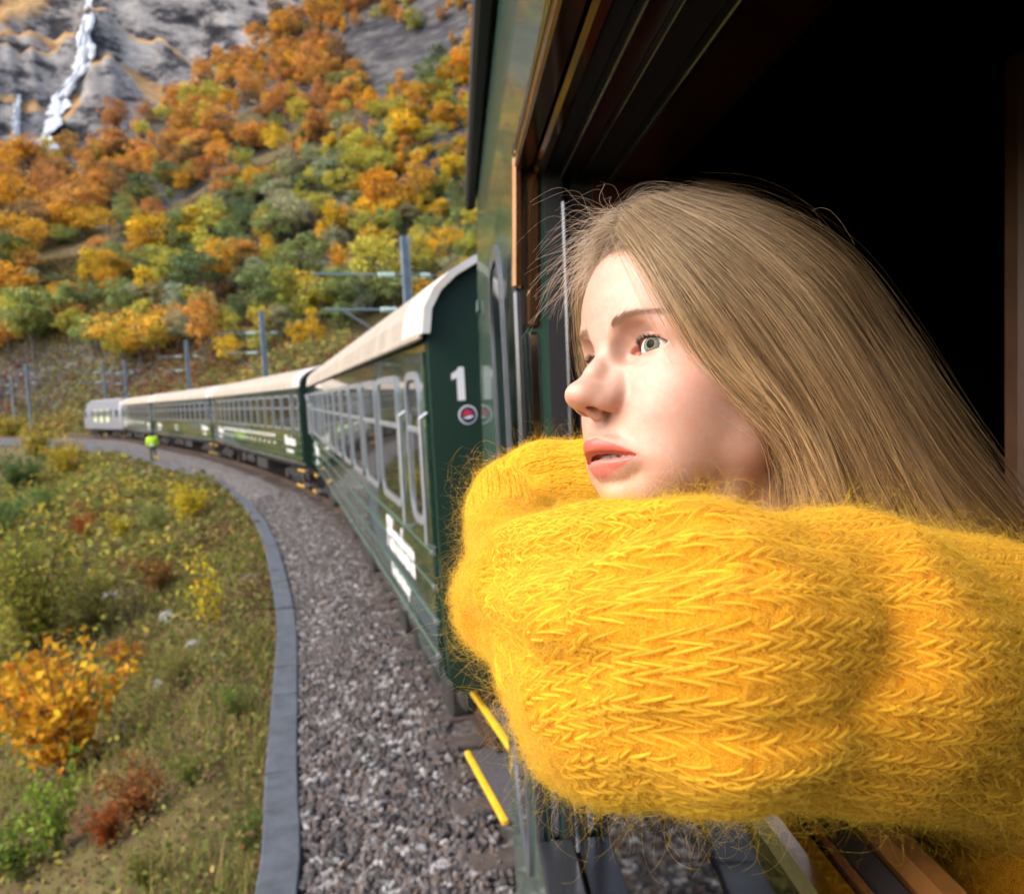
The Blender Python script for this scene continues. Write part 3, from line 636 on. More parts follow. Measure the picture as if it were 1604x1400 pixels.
# ------------------------------------------------------------------ vegetation
def mat_leaf(name, dark=1.0):
    m = bpy.data.materials.new(name); m.use_nodes = True; t = m.node_tree; t.nodes.clear(); out = N(t, 'ShaderNodeOutputMaterial')
    oi = N(t, 'ShaderNodeObjectInfo'); vc = N(t, 'ShaderNodeVertexColor', layer_name='tone')
    mx = N(t, 'ShaderNodeMix', data_type='RGBA', blend_type='MULTIPLY'); mx.inputs[0].default_value = 1.0
    t.links.new(oi.outputs['Color'], mx.inputs[6]); t.links.new(vc.outputs[0], mx.inputs[7])
    df = N(t, 'ShaderNodeBsdfDiffuse'); tl = N(t, 'ShaderNodeBsdfTranslucent'); ms = N(t, 'ShaderNodeMixShader'); ms.inputs[0].default_value = 0.35
    t.links.new(mx.outputs[2], df.inputs[0]); t.links.new(mx.outputs[2], tl.inputs[0]); t.links.new(df.outputs[0], ms.inputs[1]); t.links.new(tl.outputs[0], ms.inputs[2]); t.links.new(ms.outputs[0], out.inputs[0])
    return m
M_LEAF = mat_leaf('autumn_leaf'); M_BARK = mat('bark', (0.10, 0.085, 0.07), 0.9, var=0.4, scale=5)
def leaf_quads(C, size, r, up=0.3, asp=0.6):
    n = len(C); nrm = r.normal(0, 1, (n, 3)); nrm[:, 2] = np.abs(nrm[:, 2]) + up; nrm /= np.linalg.norm(nrm, axis=1)[:, None]
    a = np.cross(nrm, r.normal(0, 1, (n, 3))); a /= np.linalg.norm(a, axis=1)[:, None]; b = np.cross(nrm, a)
    s = (size * r.uniform(.6, 1.3, n))[:, None]
    V = np.stack([C - a * s, C - b * s * asp + nrm * s * .12, C + a * s, C + b * s * asp + nrm * s * .12], 1)
    return V.reshape(-1, 3), np.arange(4 * n).reshape(-1, 4)
def crown_mesh(seed, n_clump=26, n_leaf=34, shape='round', leaf=0.028, name='crown'):
    """unit tree: height 1, crown radius about 0.33"""
    r = np.random.default_rng(seed); C = []; Tn = []
    for k in range(n_clump):
        while True:
            u = r.uniform(-1, 1, 3)
            if u @ u < 1 and (u @ u > .12): break
        if shape == 'round': c = np.array([u[0] * .30, u[1] * .30, .62 + u[2] * .32])
        elif shape == 'tall': c = np.array([u[0] * .19 * (1.15 - .5 * (u[2] + 1) / 2), u[1] * .19 * (1.15 - .5 * (u[2] + 1) / 2), .58 + u[2] * .42])
        else: c = np.array([u[0] * .46, u[1] * .46, .50 + u[2] * .30 * (1 - .3 * abs(u[0]))])
        rr = r.uniform(.07, .13); pts = r.normal(0, 1, (n_leaf, 3)); pts /= np.linalg.norm(pts, axis=1)[:, None]; pts *= r.uniform(.3, 1, (n_leaf, 1)) ** .5
        C.append(c + pts * rr * [1.1, 1.1, .85]); Tn.append(np.full(n_leaf, r.uniform(.72, 1.25)))
    C = np.concatenate(C); tone = np.concatenate(Tn) * r.uniform(.75, 1.25, len(C))
    V, Fq = leaf_quads(C, leaf, r); me = raw_mesh(name, V, Fq)
    tc = np.repeat(tone, 4); hue = np.repeat(r.normal(0, .08, len(C)), 4)
    vcol(me, 'tone', np.stack([tc * (1 + hue), tc, tc * (1 - hue)], 1).clip(0, 2)); me.materials.append(M_LEAF); return me
def trunk_mesh(seed, shape='round', name='trunk'):
    r = np.random.default_rng(seed); b = MB()
    lean = r.normal(0, .03, 2); top = .72 if shape != 'bush' else .4
    P = np.array([[lean[0] * s * 2 + .008 * math.sin(s * 9), lean[1] * s * 2, s * top - .06 * (1 - s)] for s in np.linspace(0, 1, 6)])
    b.tube(P, np.linspace(.018, .005, 6), 6)
    for k in range(7 if shape != 'bush' else 9):
        s = r.uniform(.3, .85) if shape != 'bush' else r.uniform(.02, .4); p0 = np.array([lean[0] * s * 2, lean[1] * s * 2, s * top]); a = r.uniform(0, 6.28); l = r.uniform(.15, .28)
        d = np.array([math.cos(a) * .8, math.sin(a) * .8, .75]); b.tube([p0, p0 + d * l * .5 + [0, 0, .01], p0 + d * l], [.008, .005, .002], 5)
    me = b.mesh(name); me.materials.append(M_BARK); return me
VAR = []
for k in range(9):
    sh = ('round', 'round', 'tall', 'round', 'wide')[k % 5]; VAR.append((crown_mesh(40 + k, 34 if sh != 'tall' else 26, 40, sh, .026), trunk_mesh(80 + k, sh), sh))
PAL = {'orange': (0.50, 0.265, 0.065), 'rust': (0.37, 0.185, 0.065), 'yellow': (0.60, 0.40, 0.035), 'gold': (0.52, 0.30, 0.04), 'lime': (0.40, 0.37, 0.07), 'green': (0.20, 0.245, 0.09), 'dark green': (0.115, 0.155, 0.07), 'grey green': (0.28, 0.285, 0.17), 'brown': (0.22, 0.145, 0.07)}
def tree(px, py, hgt_px, colr, var, label, group, dep=None, width=1.0):
    """base of the trunk stands on the hillside under photograph position (px, py)"""
    d = ray(px, py); s = np.concatenate([np.linspace(30, 112, 120), np.linspace(113, 420, 260)]); P = C0 + d * s[:, None]
    hz = height(P[:, :2]); below = P[:, 2] < hz; below &= (s > 66)
    if not below.any(): return None
    q = P[np.argmax(below)]; q[2] = float(height(q[None, :2])[0]); D = np.linalg.norm(q - C0)
    H = hgt_px * D / F_PX
    root = empty('tree', tuple(q - [0, 0, .2]), rng.uniform(0, 6.28)); root.scale = (H * width, H * width, H); tag(root, label, 'tree', group)
    me, tr, sh = VAR[var % len(VAR)]
    c = child('crown', me, None, root); j = rng.uniform(.82, 1.18); hh = rng.normal(0, .06); cc = [q * 1.18 for q in PAL[colr]]; c.color = (min(1, cc[0] * j * (1 + hh)), min(1, cc[1] * j), cc[2] * j * (1 - hh), 1)
    child('trunk', tr, None, root); return root
# the trees one can tell apart
KEY = [(243, 425, 85, 'yellow', 0, 1.35, 'bright yellow round tree on its own at the foot of the dark cliff'),
       (600, 345, 85, 'gold', 1, 1.15, 'large golden tree on the green slope above the nearest coach'), (662, 320, 85, 'gold', 2, 1.2, 'tall golden tree right of the large golden one'),
       (592, 482, 125, 'lime', 3, 1.0, 'round lime yellow tree just left of the nearest catenary mast'), (222, 575, 105, 'gold', 4, 1.35, 'wide golden tree standing above the silver locomotive'),
       (322, 575, 115, 'orange', 0, .85, 'orange tree between two masts just above the third coach'), (150, 470, 75, 'yellow', 2, 1.2, 'slim yellow tree at the left end of the yellow row'),
       (115, 545, 60, 'lime', 1, 1.2, 'lime coloured tree left of the wide golden one'), (60, 540, 95, 'lime', 4, 1.15, 'broad yellow green tree in the lower left wood'),
       (12, 570, 62, 'orange', 3, 1.2, 'orange tree cut off by the left edge of the picture'), (480, 470, 110, 'green', 1, 1.2, 'big pale green tree above the second coach'), (420, 510, 100, 'green', 0, 1.2, 'green tree right behind the mast with two brackets'),
       (310, 480, 90, 'dark green', 3, 1.5, 'dark green tree right of the bright yellow round one'), (505, 360, 50, 'lime', 0, 1.3, 'small lime tree high above the second coach'), (435, 255, 55, 'yellow', 3, 1.1, 'yellow tree among the dark greens in the middle of the slope')]
KEYPX = np.array([(k[0], k[1] - k[2] / 2) for k in KEY])
n_ind = 0
for (px, py, hp, c, v_, w_, lab) in KEY:
    if tree(px, py, hp, c, v_, lab, 'trees told apart on the slope', width=w_) is not None: n_ind += 1
def zone(px, py):
    """which tree colours grow where, from the photograph; None where bare rock shows"""
    ridge = np.interp(px, [0, 150, 330, 480, 640, 760], [262, 215, 115, 45, -10, -60])
    v_ = (py - ridge)
    mid = np.interp(px, [0, 200, 400, 560, 760], [470, 400, 300, 200, 120])      # above: orange wood; below: green wood
    if v_ < -70: return None
    if ((px - 80) / 130) ** 2 + ((py - 410 + .35 * (px - 80)) / 26) ** 2 < 1 and rng.uniform() < .9: return None     # dark cliff low left
    if ((px - 610) / 80) ** 2 + ((py - 85) / 55) ** 2 < 1 and rng.uniform() < .94: return None                          # grey cliff top right
    if ((px - 700) / 55) ** 2 + ((py - 20) / 60) ** 2 < 1 and rng.uniform() < .9: return None
    if ((px - 285) / 75) ** 2 + ((py - 325 + .3 * (px - 285)) / 18) ** 2 < 1 and rng.uniform() < .8: return None
    if ((px - 380) / 60) ** 2 + ((py - 190) / 16) ** 2 < 1 and rng.uniform() < .75: return None
    if px > 560 and py < 330 and py > 110: return rng.choice(['gold', 'lime', 'orange', 'green', 'yellow'], p=[.3, .25, .15, .15, .15])
    if py < mid:
        if v_ < 130: return rng.choice(['orange', 'rust', 'gold', 'brown', 'lime'], p=[.42, .28, .12, .1, .08])
        return rng.choice(['orange', 'rust', 'lime', 'green', 'dark green', 'brown', 'gold'], p=[.24, .15, .18, .18, .1, .08, .07])
    return rng.choice(['green', 'lime', 'dark green', 'grey green', 'gold', 'yellow', 'orange'], p=[.25, .26, .08, .22, .09, .06, .04])
cand = []
for py in np.arange(-10, 585, 13.0):
    sc_ = np.interp(py, [0, 300, 580], [28, 38, 66])
    step = sc_ * .42
    for px in np.arange(-60, 790, step):
        x_ = px + rng.normal(0, step * .35); y_ = py + rng.normal(0, 5)
        if rng.uniform() > np.interp(py, [0, 300, 580], [.85, .66, .36]): continue
        if len(KEYPX) and np.min(np.hypot(KEYPX[:, 0] - x_, (KEYPX[:, 1] - (y_ - sc_ / 2)) * 1.0)) < 26: continue
        z_ = zone(x_, y_ - sc_ * .4)
        if z_ is None: continue
        if y_ > np.interp(x_, [-60, 340, 420, 500, 560, 790], [578, 584, 575, 560, 520, 470]): continue
        cand.append((x_, y_, sc_ * rng.choice([.7, .9, 1.1, 1.5], p=[.25, .35, .25, .15]) * rng.uniform(.9, 1.1), str(z_)))
rng.shuffle(cand := np.array(cand, dtype=object))
cand = sorted(cand.tolist(), key=lambda c: -float(c[2]))
WHERE = lambda px, py: ('high on the slope under the cliffs' if py < 180 else 'in the upper orange wood' if py < 330 and px < 420 else 'on the bright slope above the nearest coach' if px > 520 else 'in the middle of the wood' if py < 430 else 'in the lower wood behind the train')
LABEL = {}
SHP = {'round': 'round', 'tall': 'slim', 'wide': 'spreading'}
Vs, Fs, Cs, n0 = [], [], [], 0; TV, TF, tn0 = [], [], 0
def mesh_np(me, k):
    V = np.empty(len(me.vertices) * 3); me.vertices.foreach_get('co', V); return V.reshape(-1, 3)
VN = [mesh_np(v_[0], 4) for v_ in VAR]; VC = []
for v_ in VAR:
    c_ = np.empty(len(v_[0].vertices) * 4, np.float32); v_[0].color_attributes['tone'].data.foreach_get('color', c_); VC.append(c_.reshape(-1, 4)[:, :3])
for (x_, y_, hp, c_) in cand:
    var = int(rng.integers(0, 9)); x_, y_, hp = float(x_), float(y_), float(hp)
    w_ = rng.uniform(.95, 1.5)
    if n_ind < 300 and -20 < x_ < 750:
        tr_o = tree(x_, y_, hp, c_, var, 'x', c_ + ' trees ' + WHERE(x_, y_), width=w_)
        if tr_o is not None: n_ind += 1; LABEL.setdefault((c_, WHERE(x_, y_)), []).append((x_, tr_o))
        continue
    d = ray(x_, y_); s = np.linspace(90, 420, 180); P = C0 + d * s[:, None]; hz = height(P[:, :2]); below = P[:, 2] < hz
    if not below.any(): continue
    q = P[np.argmax(below)]; H = hp * np.linalg.norm(q - C0) / F_PX; a = rng.uniform(0, 6.28); R_ = np.array([[math.cos(a), -math.sin(a), 0], [math.sin(a), math.cos(a), 0], [0, 0, 1]])
    V = (VN[var] * [H * w_, H * w_, H]) @ R_.T + q; j = rng.uniform(.8, 1.2); Vs.append(V); Cs.append(VC[var] * np.array(PAL[c_]) * j * 1.18)
ORD = ['leftmost', 'second', 'third', 'fourth', 'fifth', 'sixth', 'seventh', 'eighth', 'ninth', 'tenth', 'eleventh', 'twelfth', 'thirteenth', 'fourteenth', 'fifteenth', 'sixteenth', 'seventeenth', 'eighteenth', 'nineteenth', 'twentieth'] + [f'{k}th' for k in range(21, 90)]
for (c_, wh), L_ in LABEL.items():
    L_.sort(key=lambda q: q[0])
    for k, (x_, o) in enumerate(L_):
        o['label'] = f'{c_} tree {wh}, ' + ('the only one' if len(L_) == 1 else 'leftmost of them' if k == 0 else 'rightmost of them' if k == len(L_) - 1 else ORD[k] + ' from the left')
wood_v = np.concatenate(Vs)
me = raw_mesh('far_wood', wood_v, np.arange(len(wood_v)).reshape(-1, 4)); vcol(me, 'tone', np.concatenate(Cs).clip(0, 2)); o = link('far_wood', me, M_LEAF); o.color = (1, 1, 1, 1)
tag(o, 'mass of orange and green trees filling the upper hillside', 'wood', kind='stuff')
# ---- the bank on the left: leafy ground cover, grass, shrubs
def bank_points(n, smin, smax, omin, omax, power=1.6):
    u_ = rng.uniform(0, 1, n); s_ = tg[0] + smin + (smax - smin) * u_ ** power; i = np.clip(np.searchsorted(tg, s_), 0, len(TROUGH) - 1)
    o_ = omin + (omax - omin) * rng.uniform(0, 1, n) ** 1.3; q = TROUGH[i] - tn[i] * o_[:, None]; return q, o_
def cover(name, n, smin, smax, omin, omax, leaf, lift, label, pal_fn, thresh=None):
    q, o_ = bank_points(n, smin, smax, omin, omax); z = height(q); P = np.column_stack([q, z])
    nzv = wav(P, .9, 3, 11) * .6 + wav(P, .25, 2, 12) * .6
    keep = np.ones(len(P), bool) if thresh is None else (nzv > thresh) | (rng.uniform(0, 1, len(P)) < .25)
    P = P[keep]; nzv = nzv[keep]; dist = np.linalg.norm(P - C0, axis=1)
    P[:, 2] += np.abs(rng.normal(0, 1, len(P))) * lift * (0.5 + np.clip(nzv + .5, 0, 1.3)); sz = leaf * np.clip(dist / 12, .7, 3.5)
    V, Fq = leaf_quads(P, sz, rng, up=.5); cols = pal_fn(nzv, len(P)) * rng.uniform(.6, 1.35, (len(P), 1))
    me = raw_mesh(name, V, Fq); vcol(me, 'tone', np.repeat(cols, 4, 0).clip(0, 1)); o = link(name, me, M_LEAF); o.color = (1, 1, 1, 1); tag(o, label, 'plants', kind='stuff'); return o
def pal_cover(nz, n):
    base = np.array([(0.10, 0.115, 0.030), (0.17, 0.155, 0.040), (0.13, 0.085, 0.045), (0.12, 0.075, 0.04), (0.22, 0.165, 0.06), (0.19, 0.075, 0.035), (0.085, 0.060, 0.045)])
    k = np.clip((nz * 2.2 + 3 + rng.normal(0, 1.3, n)).astype(int), 0, 6); order_ = np.array([6, 3, 2, 0, 1, 4, 5]); return base[order_[k]] * 1.35
cover('ground_cover', 120000, 1.5, 60, .16, 13, .038, .15, 'low tangled autumn plants covering the bank left of the trough', pal_cover)
cover('heather', 50000, 2.0, 95, .4, 30, .045, .24, 'brown and green scrub scattered over the sloping bank', pal_cover, thresh=.05)
def scrub(name, n, label, leaf, lift):
    i = rng.integers(300, 760, n); o_ = 4.2 + 34 * rng.uniform(0, 1, n) ** 1.4; q = TRK[i] + _TN[i] * o_[:, None] + rng.normal(0, .4, (n, 2)); q = q[q[:, 1] > 14]; z = height(q); P = np.column_stack([q, z]); nzv = wav(P, .30, 3, 11) + .5 * wav(P, .9, 2, 4)
    m_ = (nzv > -.25) | (rng.uniform(0, 1, len(P)) < .3); P = P[m_]; nzv = nzv[m_]; P[:, 2] += np.abs(rng.normal(0, 1, len(P))) * lift * np.clip(.4 + nzv, .1, 1.5)
    base = np.array([(0.10, 0.06, 0.03), (0.20, 0.15, 0.06), (0.13, 0.16, 0.05), (0.26, 0.25, 0.07), (0.19, 0.05, 0.03), (0.30, 0.20, 0.06)]); k = np.clip((nzv * 2.4 + 2.6 + rng.normal(0, 1.1, len(P))).astype(int), 0, 5)
    V, Fq = leaf_quads(P, np.full(len(P), leaf), rng, up=.4); me = raw_mesh(name, V, Fq); vcol(me, 'tone', np.repeat(base[k] * rng.uniform(.6, 1.4, (len(P), 1)), 4, 0).clip(0, 1)); o = link(name, me, M_LEAF); o.color = (1, 1, 1, 1); tag(o, label, 'plants', kind='stuff')
scrub('scrub', 60000, 'brown, green and dark red scrub on the bank behind the train', .16, .45)
def far_scrub(name, n, label):
    az = np.arctan((rng.uniform(-120, 560, n) - 802) / 1300); D = rng.uniform(62, 185, n); q = np.stack([np.sin(az) * D, np.cos(az) * D], 1); t_, _ = track_t(q); q = q[t_ > 4.5]; z = height(q); P = np.column_stack([q, z]); nzv = wav(P, .16, 3, 11) + .4 * wav(P, .5, 2, 4)
    P[:, 2] += np.abs(rng.normal(0, 1, len(P))) * .5 * np.clip(.5 + nzv, .15, 1.6); base = np.array([(0.09, 0.055, 0.035), (0.20, 0.05, 0.035), (0.22, 0.16, 0.07), (0.15, 0.18, 0.06), (0.30, 0.27, 0.08), (0.34, 0.22, 0.06)]); k = np.clip((nzv * 2.6 + 2.8 + rng.normal(0, 1.0, len(P))).astype(int), 0, 5)
    V, Fq = leaf_quads(P, np.full(len(P), .30), rng, up=.4); me = raw_mesh(name, V, Fq); vcol(me, 'tone', np.repeat(base[k] * rng.uniform(.6, 1.4, (len(P), 1)), 4, 0).clip(0, 1)); o = link(name, me, M_LEAF); o.color = (1, 1, 1, 1); tag(o, label, 'plants', kind='stuff')
far_scrub('bank_scrub', 85000, 'russet and olive scrub on the rising bank beyond the locomotive')
def grass(name, n, smin, smax, omin, omax, h0, label, cols_):
    q, o_ = bank_points(n, smin, smax, omin, omax); z = height(q); P = np.column_stack([q, z]); nzv = wav(P, .6, 3, 13); m_ = nzv > -.1; P = P[m_]; n = len(P)
    dist = np.linalg.norm(P - C0, axis=1); a = rng.uniform(0, 6.28, n); d = np.stack([np.cos(a), np.sin(a), 0 * a], 1); h_ = h0 * rng.uniform(.5, 1.4, n)[:, None]; w_ = (.004 * np.clip(dist / 7, 1, 6))[:, None]
    sd_ = np.stack([-d[:, 1], d[:, 0], 0 * a], 1); tip = P + d * h_ * .55 + np.array([0, 0, 1]) * h_; midp = P + d * h_ * .15 + np.array([0, 0, .6]) * h_
    V = np.stack([P - sd_ * w_, P + sd_ * w_, midp + sd_ * w_ * .8, midp - sd_ * w_ * .8, tip, tip + sd_ * w_ * .1], 1).reshape(-1, 3); b = np.arange(n)[:, None] * 6
    Fq = np.concatenate([b + [0, 1, 2, 3], b + [3, 2, 5, 4]]); C_ = np.array(cols_)[rng.integers(0, len(cols_), n)] * rng.uniform(.7, 1.3, (n, 1))
    me = raw_mesh(name, V, Fq); vcol(me, 'tone', np.repeat(C_, 6, 0)); o = link(name, me, M_LEAF); o.color = (1, 1, 1, 1); tag(o, label, 'grass', kind='stuff')
grass('grass', 80000, 2, 80, .22, 20, .28, 'thin green and straw grass on the bank beside the trough', [(0.17, 0.21, 0.04), (0.28, 0.26, 0.06), (0.34, 0.27, 0.10), (0.13, 0.18, 0.04)])
cover('brushwood', 55000, 3, 95, 1.6, 30, .045, .45, 'taller yellow and green brushwood in clumps on the left bank', lambda nz, n: np.array([(0.30, 0.27, 0.05), (0.19, 0.22, 0.06), (0.42, 0.32, 0.05), (0.13, 0.17, 0.05), (0.26, 0.12, 0.04)])[np.clip((nz * 3 + 1 + rng.normal(0, .9, n)).astype(int), 0, 4)], thresh=.30)
def shrub_mesh(seed, n_stem, n_leaf, leaf, kind):
    r = np.random.default_rng(seed); b = MB(); C = []
    for k in range(n_stem):
        a = r.uniform(0, 6.28); sp = r.uniform(.1, .55) if kind != 'sapling' else r.uniform(.02, .25); hh = r.uniform(.55, 1.0)
        P = np.array([[math.cos(a) * sp * s ** 1.3 + r.normal(0, .012), math.sin(a) * sp * s ** 1.3 + r.normal(0, .012), hh * s - .05 * (1 - s)] for s in np.linspace(0, 1, 6)])
        b.tube(P, np.linspace(.010, .003, 6), 5)
        m_ = n_leaf // n_stem; t = r.uniform(.25, 1.0, m_) if kind != 'sapling' else r.uniform(.15, 1, m_)
        base = np.stack([np.interp(t, np.linspace(0, 1, 6), P[:, i]) for i in range(3)], 1); C.append(base + r.normal(0, .075 if kind != 'sapling' else .10, (m_, 3)) * [1, 1, .8])
    C = np.concatenate(C); C[:, 2] = np.maximum(C[:, 2], .02); V, Fq = leaf_quads(C, leaf, r, up=.2); me = raw_mesh('leaves', V, Fq)
    tn_ = np.repeat(r.uniform(.55, 1.3, len(C)), 4); hu = np.repeat(r.normal(0, .15, len(C)), 4); vcol(me, 'tone', np.stack([tn_, tn_ * (1 + hu), tn_], 1).clip(0, 2)); me.materials.append(M_LEAF)
    sm = b.mesh('stems'); sm.materials.append(M_BARK); return me, sm
SHR = [shrub_mesh(5, 14, 1100, .040, 'bush'), shrub_mesh(6, 12, 1100, .040, 'bush'), shrub_mesh(7, 8, 420, .030, 'sapling'), shrub_mesh(8, 16, 2200, .024, 'bush'), shrub_mesh(9, 9, 420, .055, 'bush')]
def shrub(px, py, hpx, col, var, label, wid=1.0, group='shrubs on the bank'):
    d = ray(px, py); s = np.geomspace(3, 160, 900); P = C0 + d * s[:, None]; hz = height(P[:, :2]); b = P[:, 2] < hz
    if not b.any(): return
    q = P[np.argmax(b)]; H = hpx * np.linalg.norm(q - C0) / F_PX
    root = empty('shrub', tuple(q), rng.uniform(0, 6.28)); root.scale = (H * wid, H * wid, H); tag(root, label, 'shrub', group); me, sm = SHR[var]
    c = child('leaves', me, None, root); c.color = (*col, 1); child('stems', sm, None, root)
for a in [(105, 1215, 190, (0.62, 0.32, 0.03), 0, 'large orange leaved shrub low on the left bank', 1.0), (45, 1150, 120, (0.58, 0.28, 0.03), 0, 'small orange shrub at the left picture edge beside the large orange one', 1.0),
          (330, 985, 125, (0.60, 0.47, 0.02), 2, 'bright yellow sapling standing close to the trough', .75), (55, 1030, 190, (0.24, 0.23, 0.04), 3, 'large olive yellow bush on the left bank above the orange shrub', 1.0),
          (135, 1010, 110, (0.22, 0.21, 0.05), 3, 'olive bush right of the large olive yellow one', 1.0), (300, 825, 70, (0.52, 0.40, 0.03), 0, 'yellow bush beside the bend of the trough', 1.1),
          (240, 840, 55, (0.24, 0.27, 0.08), 3, 'pale green bush left of the yellow one at the bend', 1.1), (190, 850, 45, (0.42, 0.33, 0.03), 0, 'small yellow bush further left of the bend', 1.0),
          (85, 815, 50, (0.12, 0.20, 0.05), 3, 'fresh green bush in the middle of the left bank', 1.2), (10, 850, 70, (0.11, 0.18, 0.05), 3, 'green bush at the left edge halfway down', 1.2),
          (30, 770, 60, (0.13, 0.19, 0.06), 0, 'green bush near the top of the left bank', 1.3), (105, 745, 55, (0.45, 0.34, 0.04), 0, 'yellow bush below the locomotive on the bank', 1.1),
          (60, 720, 50, (0.40, 0.31, 0.05), 0, 'yellow bush nearest the far mast on the bank', 1.3), (15, 690, 40, (0.38, 0.29, 0.05), 0, 'yellow bush at the far left rim of the bank', 1.4), (130, 860, 55, (0.30, 0.09, 0.025), 1, 'red brown bush in the middle of the bank', .9),
          (215, 1290, 90, (0.26, 0.11, 0.035), 0, 'rust brown shrub below the large orange one', 1.0), (170, 1330, 70, (0.28, 0.08, 0.02), 1, 'smaller rust shrub left of the rust brown one', 1.0),
          (95, 1340, 120, (0.20, 0.28, 0.04), 4, 'bright green sapling at the lower left', .7), (30, 1380, 100, (0.16, 0.22, 0.04), 4, 'green shrub in the lower left corner', .9), (300, 1230, 55, (0.17, 0.20, 0.04), 3, 'low green plant right of the rust shrubs', 1.2),
          (370, 1130, 60, (0.14, 0.19, 0.04), 3, 'low green plant close to the trough edge', 1.2), (280, 1080, 60, (0.20, 0.19, 0.05), 3, 'low olive plant below the yellow sapling', 1.2), (200, 1060, 60, (0.45, 0.16, 0.02), 1, 'orange brown shrub above the large orange one', .9),
          (390, 1330, 60, (0.13, 0.17, 0.04), 3, 'dark green plant in the bottom right of the bank', 1.2), (230, 1390, 60, (0.18, 0.17, 0.04), 3, 'olive plant at the bottom edge of the bank', 1.3), (250, 930, 60, (0.25, 0.13, 0.04), 1, 'brown shrub left of the yellow sapling', 1.2)]:
    shrub(*a)
# rocks on the bank
for k, (px, py, sz, lab) in enumerate([(268, 970, 26, 'grey rock left of the yellow sapling'), (350, 1030, 15, 'pale rock close to the trough'), (395, 905, 14, 'grey rock beside the trough above the sapling'), (255, 1075, 22, 'dark rock below the sapling'), (310, 1010, 20, 'flat grey rock under the sapling'), (180, 935, 22, 'grey rock in the brown scrub'), (240, 745, 22, 'grey stones under the walking worker'), (215, 770, 18, 'grey rock on the bank below the worker')]):
    d = ray(px, py); s = np.geomspace(3, 160, 900); P = C0 + d * s[:, None]; b = P[:, 2] < height(P[:, :2])
    if not b.any(): continue
    q = P[np.argmax(b)]; r_ = sz * np.linalg.norm(q - C0) / F_PX * .7; bm = bmesh.new(); bmesh.ops.create_icosphere(bm, subdivisions=3, radius=1.0)
    for v_ in bm.verts:
        u = np.array(v_.co); v_.co = Vector(u * (1 + .28 * wav(u[None] + k * 7, 1.4, 3, k)[0]) * [1.3, .9, .6])
    me = bpy.data.meshes.new('rock'); bm.to_mesh(me); bm.free(); o = link('rock', me, mat('bank_rock', (0.20, 0.20, 0.21), 0.85, var=.4, scale=3, bump=.5, bscale=6)); o.location = tuple(q); o.scale = (r_,) * 3; o.rotation_euler = (0, 0, rng.uniform(0, 6)); tag(o, lab, 'rock', 'rocks on the bank')
# ------------------------------------------------------------------ the worker walking beside the track
def skinned(name, nodes, edges, mat_, parent=None, sub=2, root=0):
    me = bpy.data.meshes.new(name); me.from_pydata([n[:3] for n in nodes], edges, []); o = bpy.data.objects.new(name, me); COL.objects.link(o)
    m = o.modifiers.new('skin', 'SKIN'); sv = me.skin_vertices[0].data
    for i, n in enumerate(nodes): sv[i].radius = (n[3], n[4] if len(n) > 4 else n[3]); sv[i].use_root = (i == root)
    s = o.modifiers.new('sub', 'SUBSURF'); s.levels = sub; s.render_levels = sub
    dg = bpy.context.evaluated_depsgraph_get(); m2 = bpy.data.meshes.new_from_object(o.evaluated_get(dg)); bpy.data.objects.remove(o); m2.name = name
    m2.polygons.foreach_set('use_smooth', np.ones(len(m2.polygons), bool)); m2.materials.clear(); m2.materials.append(mat_); return link(name, m2, None, parent)
wp = on_z(241, 722, -0.33); wr = empty('person', (wp[0], wp[1], -0.33), math.radians(24)); tag(wr, 'worker in a bright yellow green safety jacket and dark trousers walking along the trough', 'person')
M_HIVIS = mat('safety_jacket', (0.50, 0.78, 0.03), 0.7, var=.15, scale=8); M_TROU = mat('dark_trousers', (0.015, 0.018, 0.025), 0.8); M_REFL = mat('reflective_band', (0.7, 0.7, 0.68), 0.4); M_SKIN2 = mat('worker_skin', (0.55, 0.33, 0.25), 0.6); M_CAP = mat('dark_cap', (0.04, 0.04, 0.05), 0.8)
skinned('body', [(0, 0, .86, .15, .11), (0, 0, 1.2, .17, .12), (0, .0, 1.40, .15, .10), (0, .01, 1.50, .06), (0, .02, 1.62, .10), (0, .03, 1.70, .085),
    (-.10, 0, .82, .09), (-.11, .12, .46, .07), (-.11, .02, .08, .05), (-.11, .16, .03, .045), (.10, 0, .82, .09), (.11, .0, .45, .07), (.11, -.20, .09, .05), (.11, -.10, .03, .045),
    (-.20, 0, 1.40, .075), (-.28, -.06, 1.12, .06), (-.27, .06, .88, .045), (-.27, .09, .80, .04), (.20, 0, 1.40, .075), (.28, .05, 1.12, .06), (.27, .14, .90, .045), (.27, .18, .82, .04)],
    [(0, 1), (1, 2), (2, 3), (3, 4), (4, 5), (0, 6), (6, 7), (7, 8), (8, 9), (0, 10), (10, 11), (11, 12), (12, 13), (2, 14), (14, 15), (15, 16), (16, 17), (2, 18), (18, 19), (19, 20), (20, 21)], M_TROU, wr)
skinned('jacket', [(0, 0, .78, .21, .16), (0, 0, 1.1, .215, .16), (0, 0, 1.38, .19, .14), (0, 0, 1.49, .09), (-.22, 0, 1.40, .10), (-.30, -.06, 1.12, .082), (-.285, .06, .89, .068), (.22, 0, 1.40, .10), (.30, .05, 1.12, .082), (.285, .14, .91, .068)], [(0, 1), (1, 2), (2, 3), (2, 4), (4, 5), (5, 6), (2, 7), (7, 8), (8, 9)], M_HIVIS, wr)
b = MB(); b.tube([(0, 0, .96), (0, 0, 1.01)], .235, 18); b.build('reflective_band', M_REFL, wr).scale = (1, .78, 1)
b = MB(); b.tube([(0, .01, 1.68), (0, .01, 1.74), (0, .01, 1.775)], [.115, .11, .05], 14); b.tube([(0, .1, 1.685), (0, .19, 1.675)], [.08, .05], 10); b.build('cap', M_CAP, wr, smooth=True)
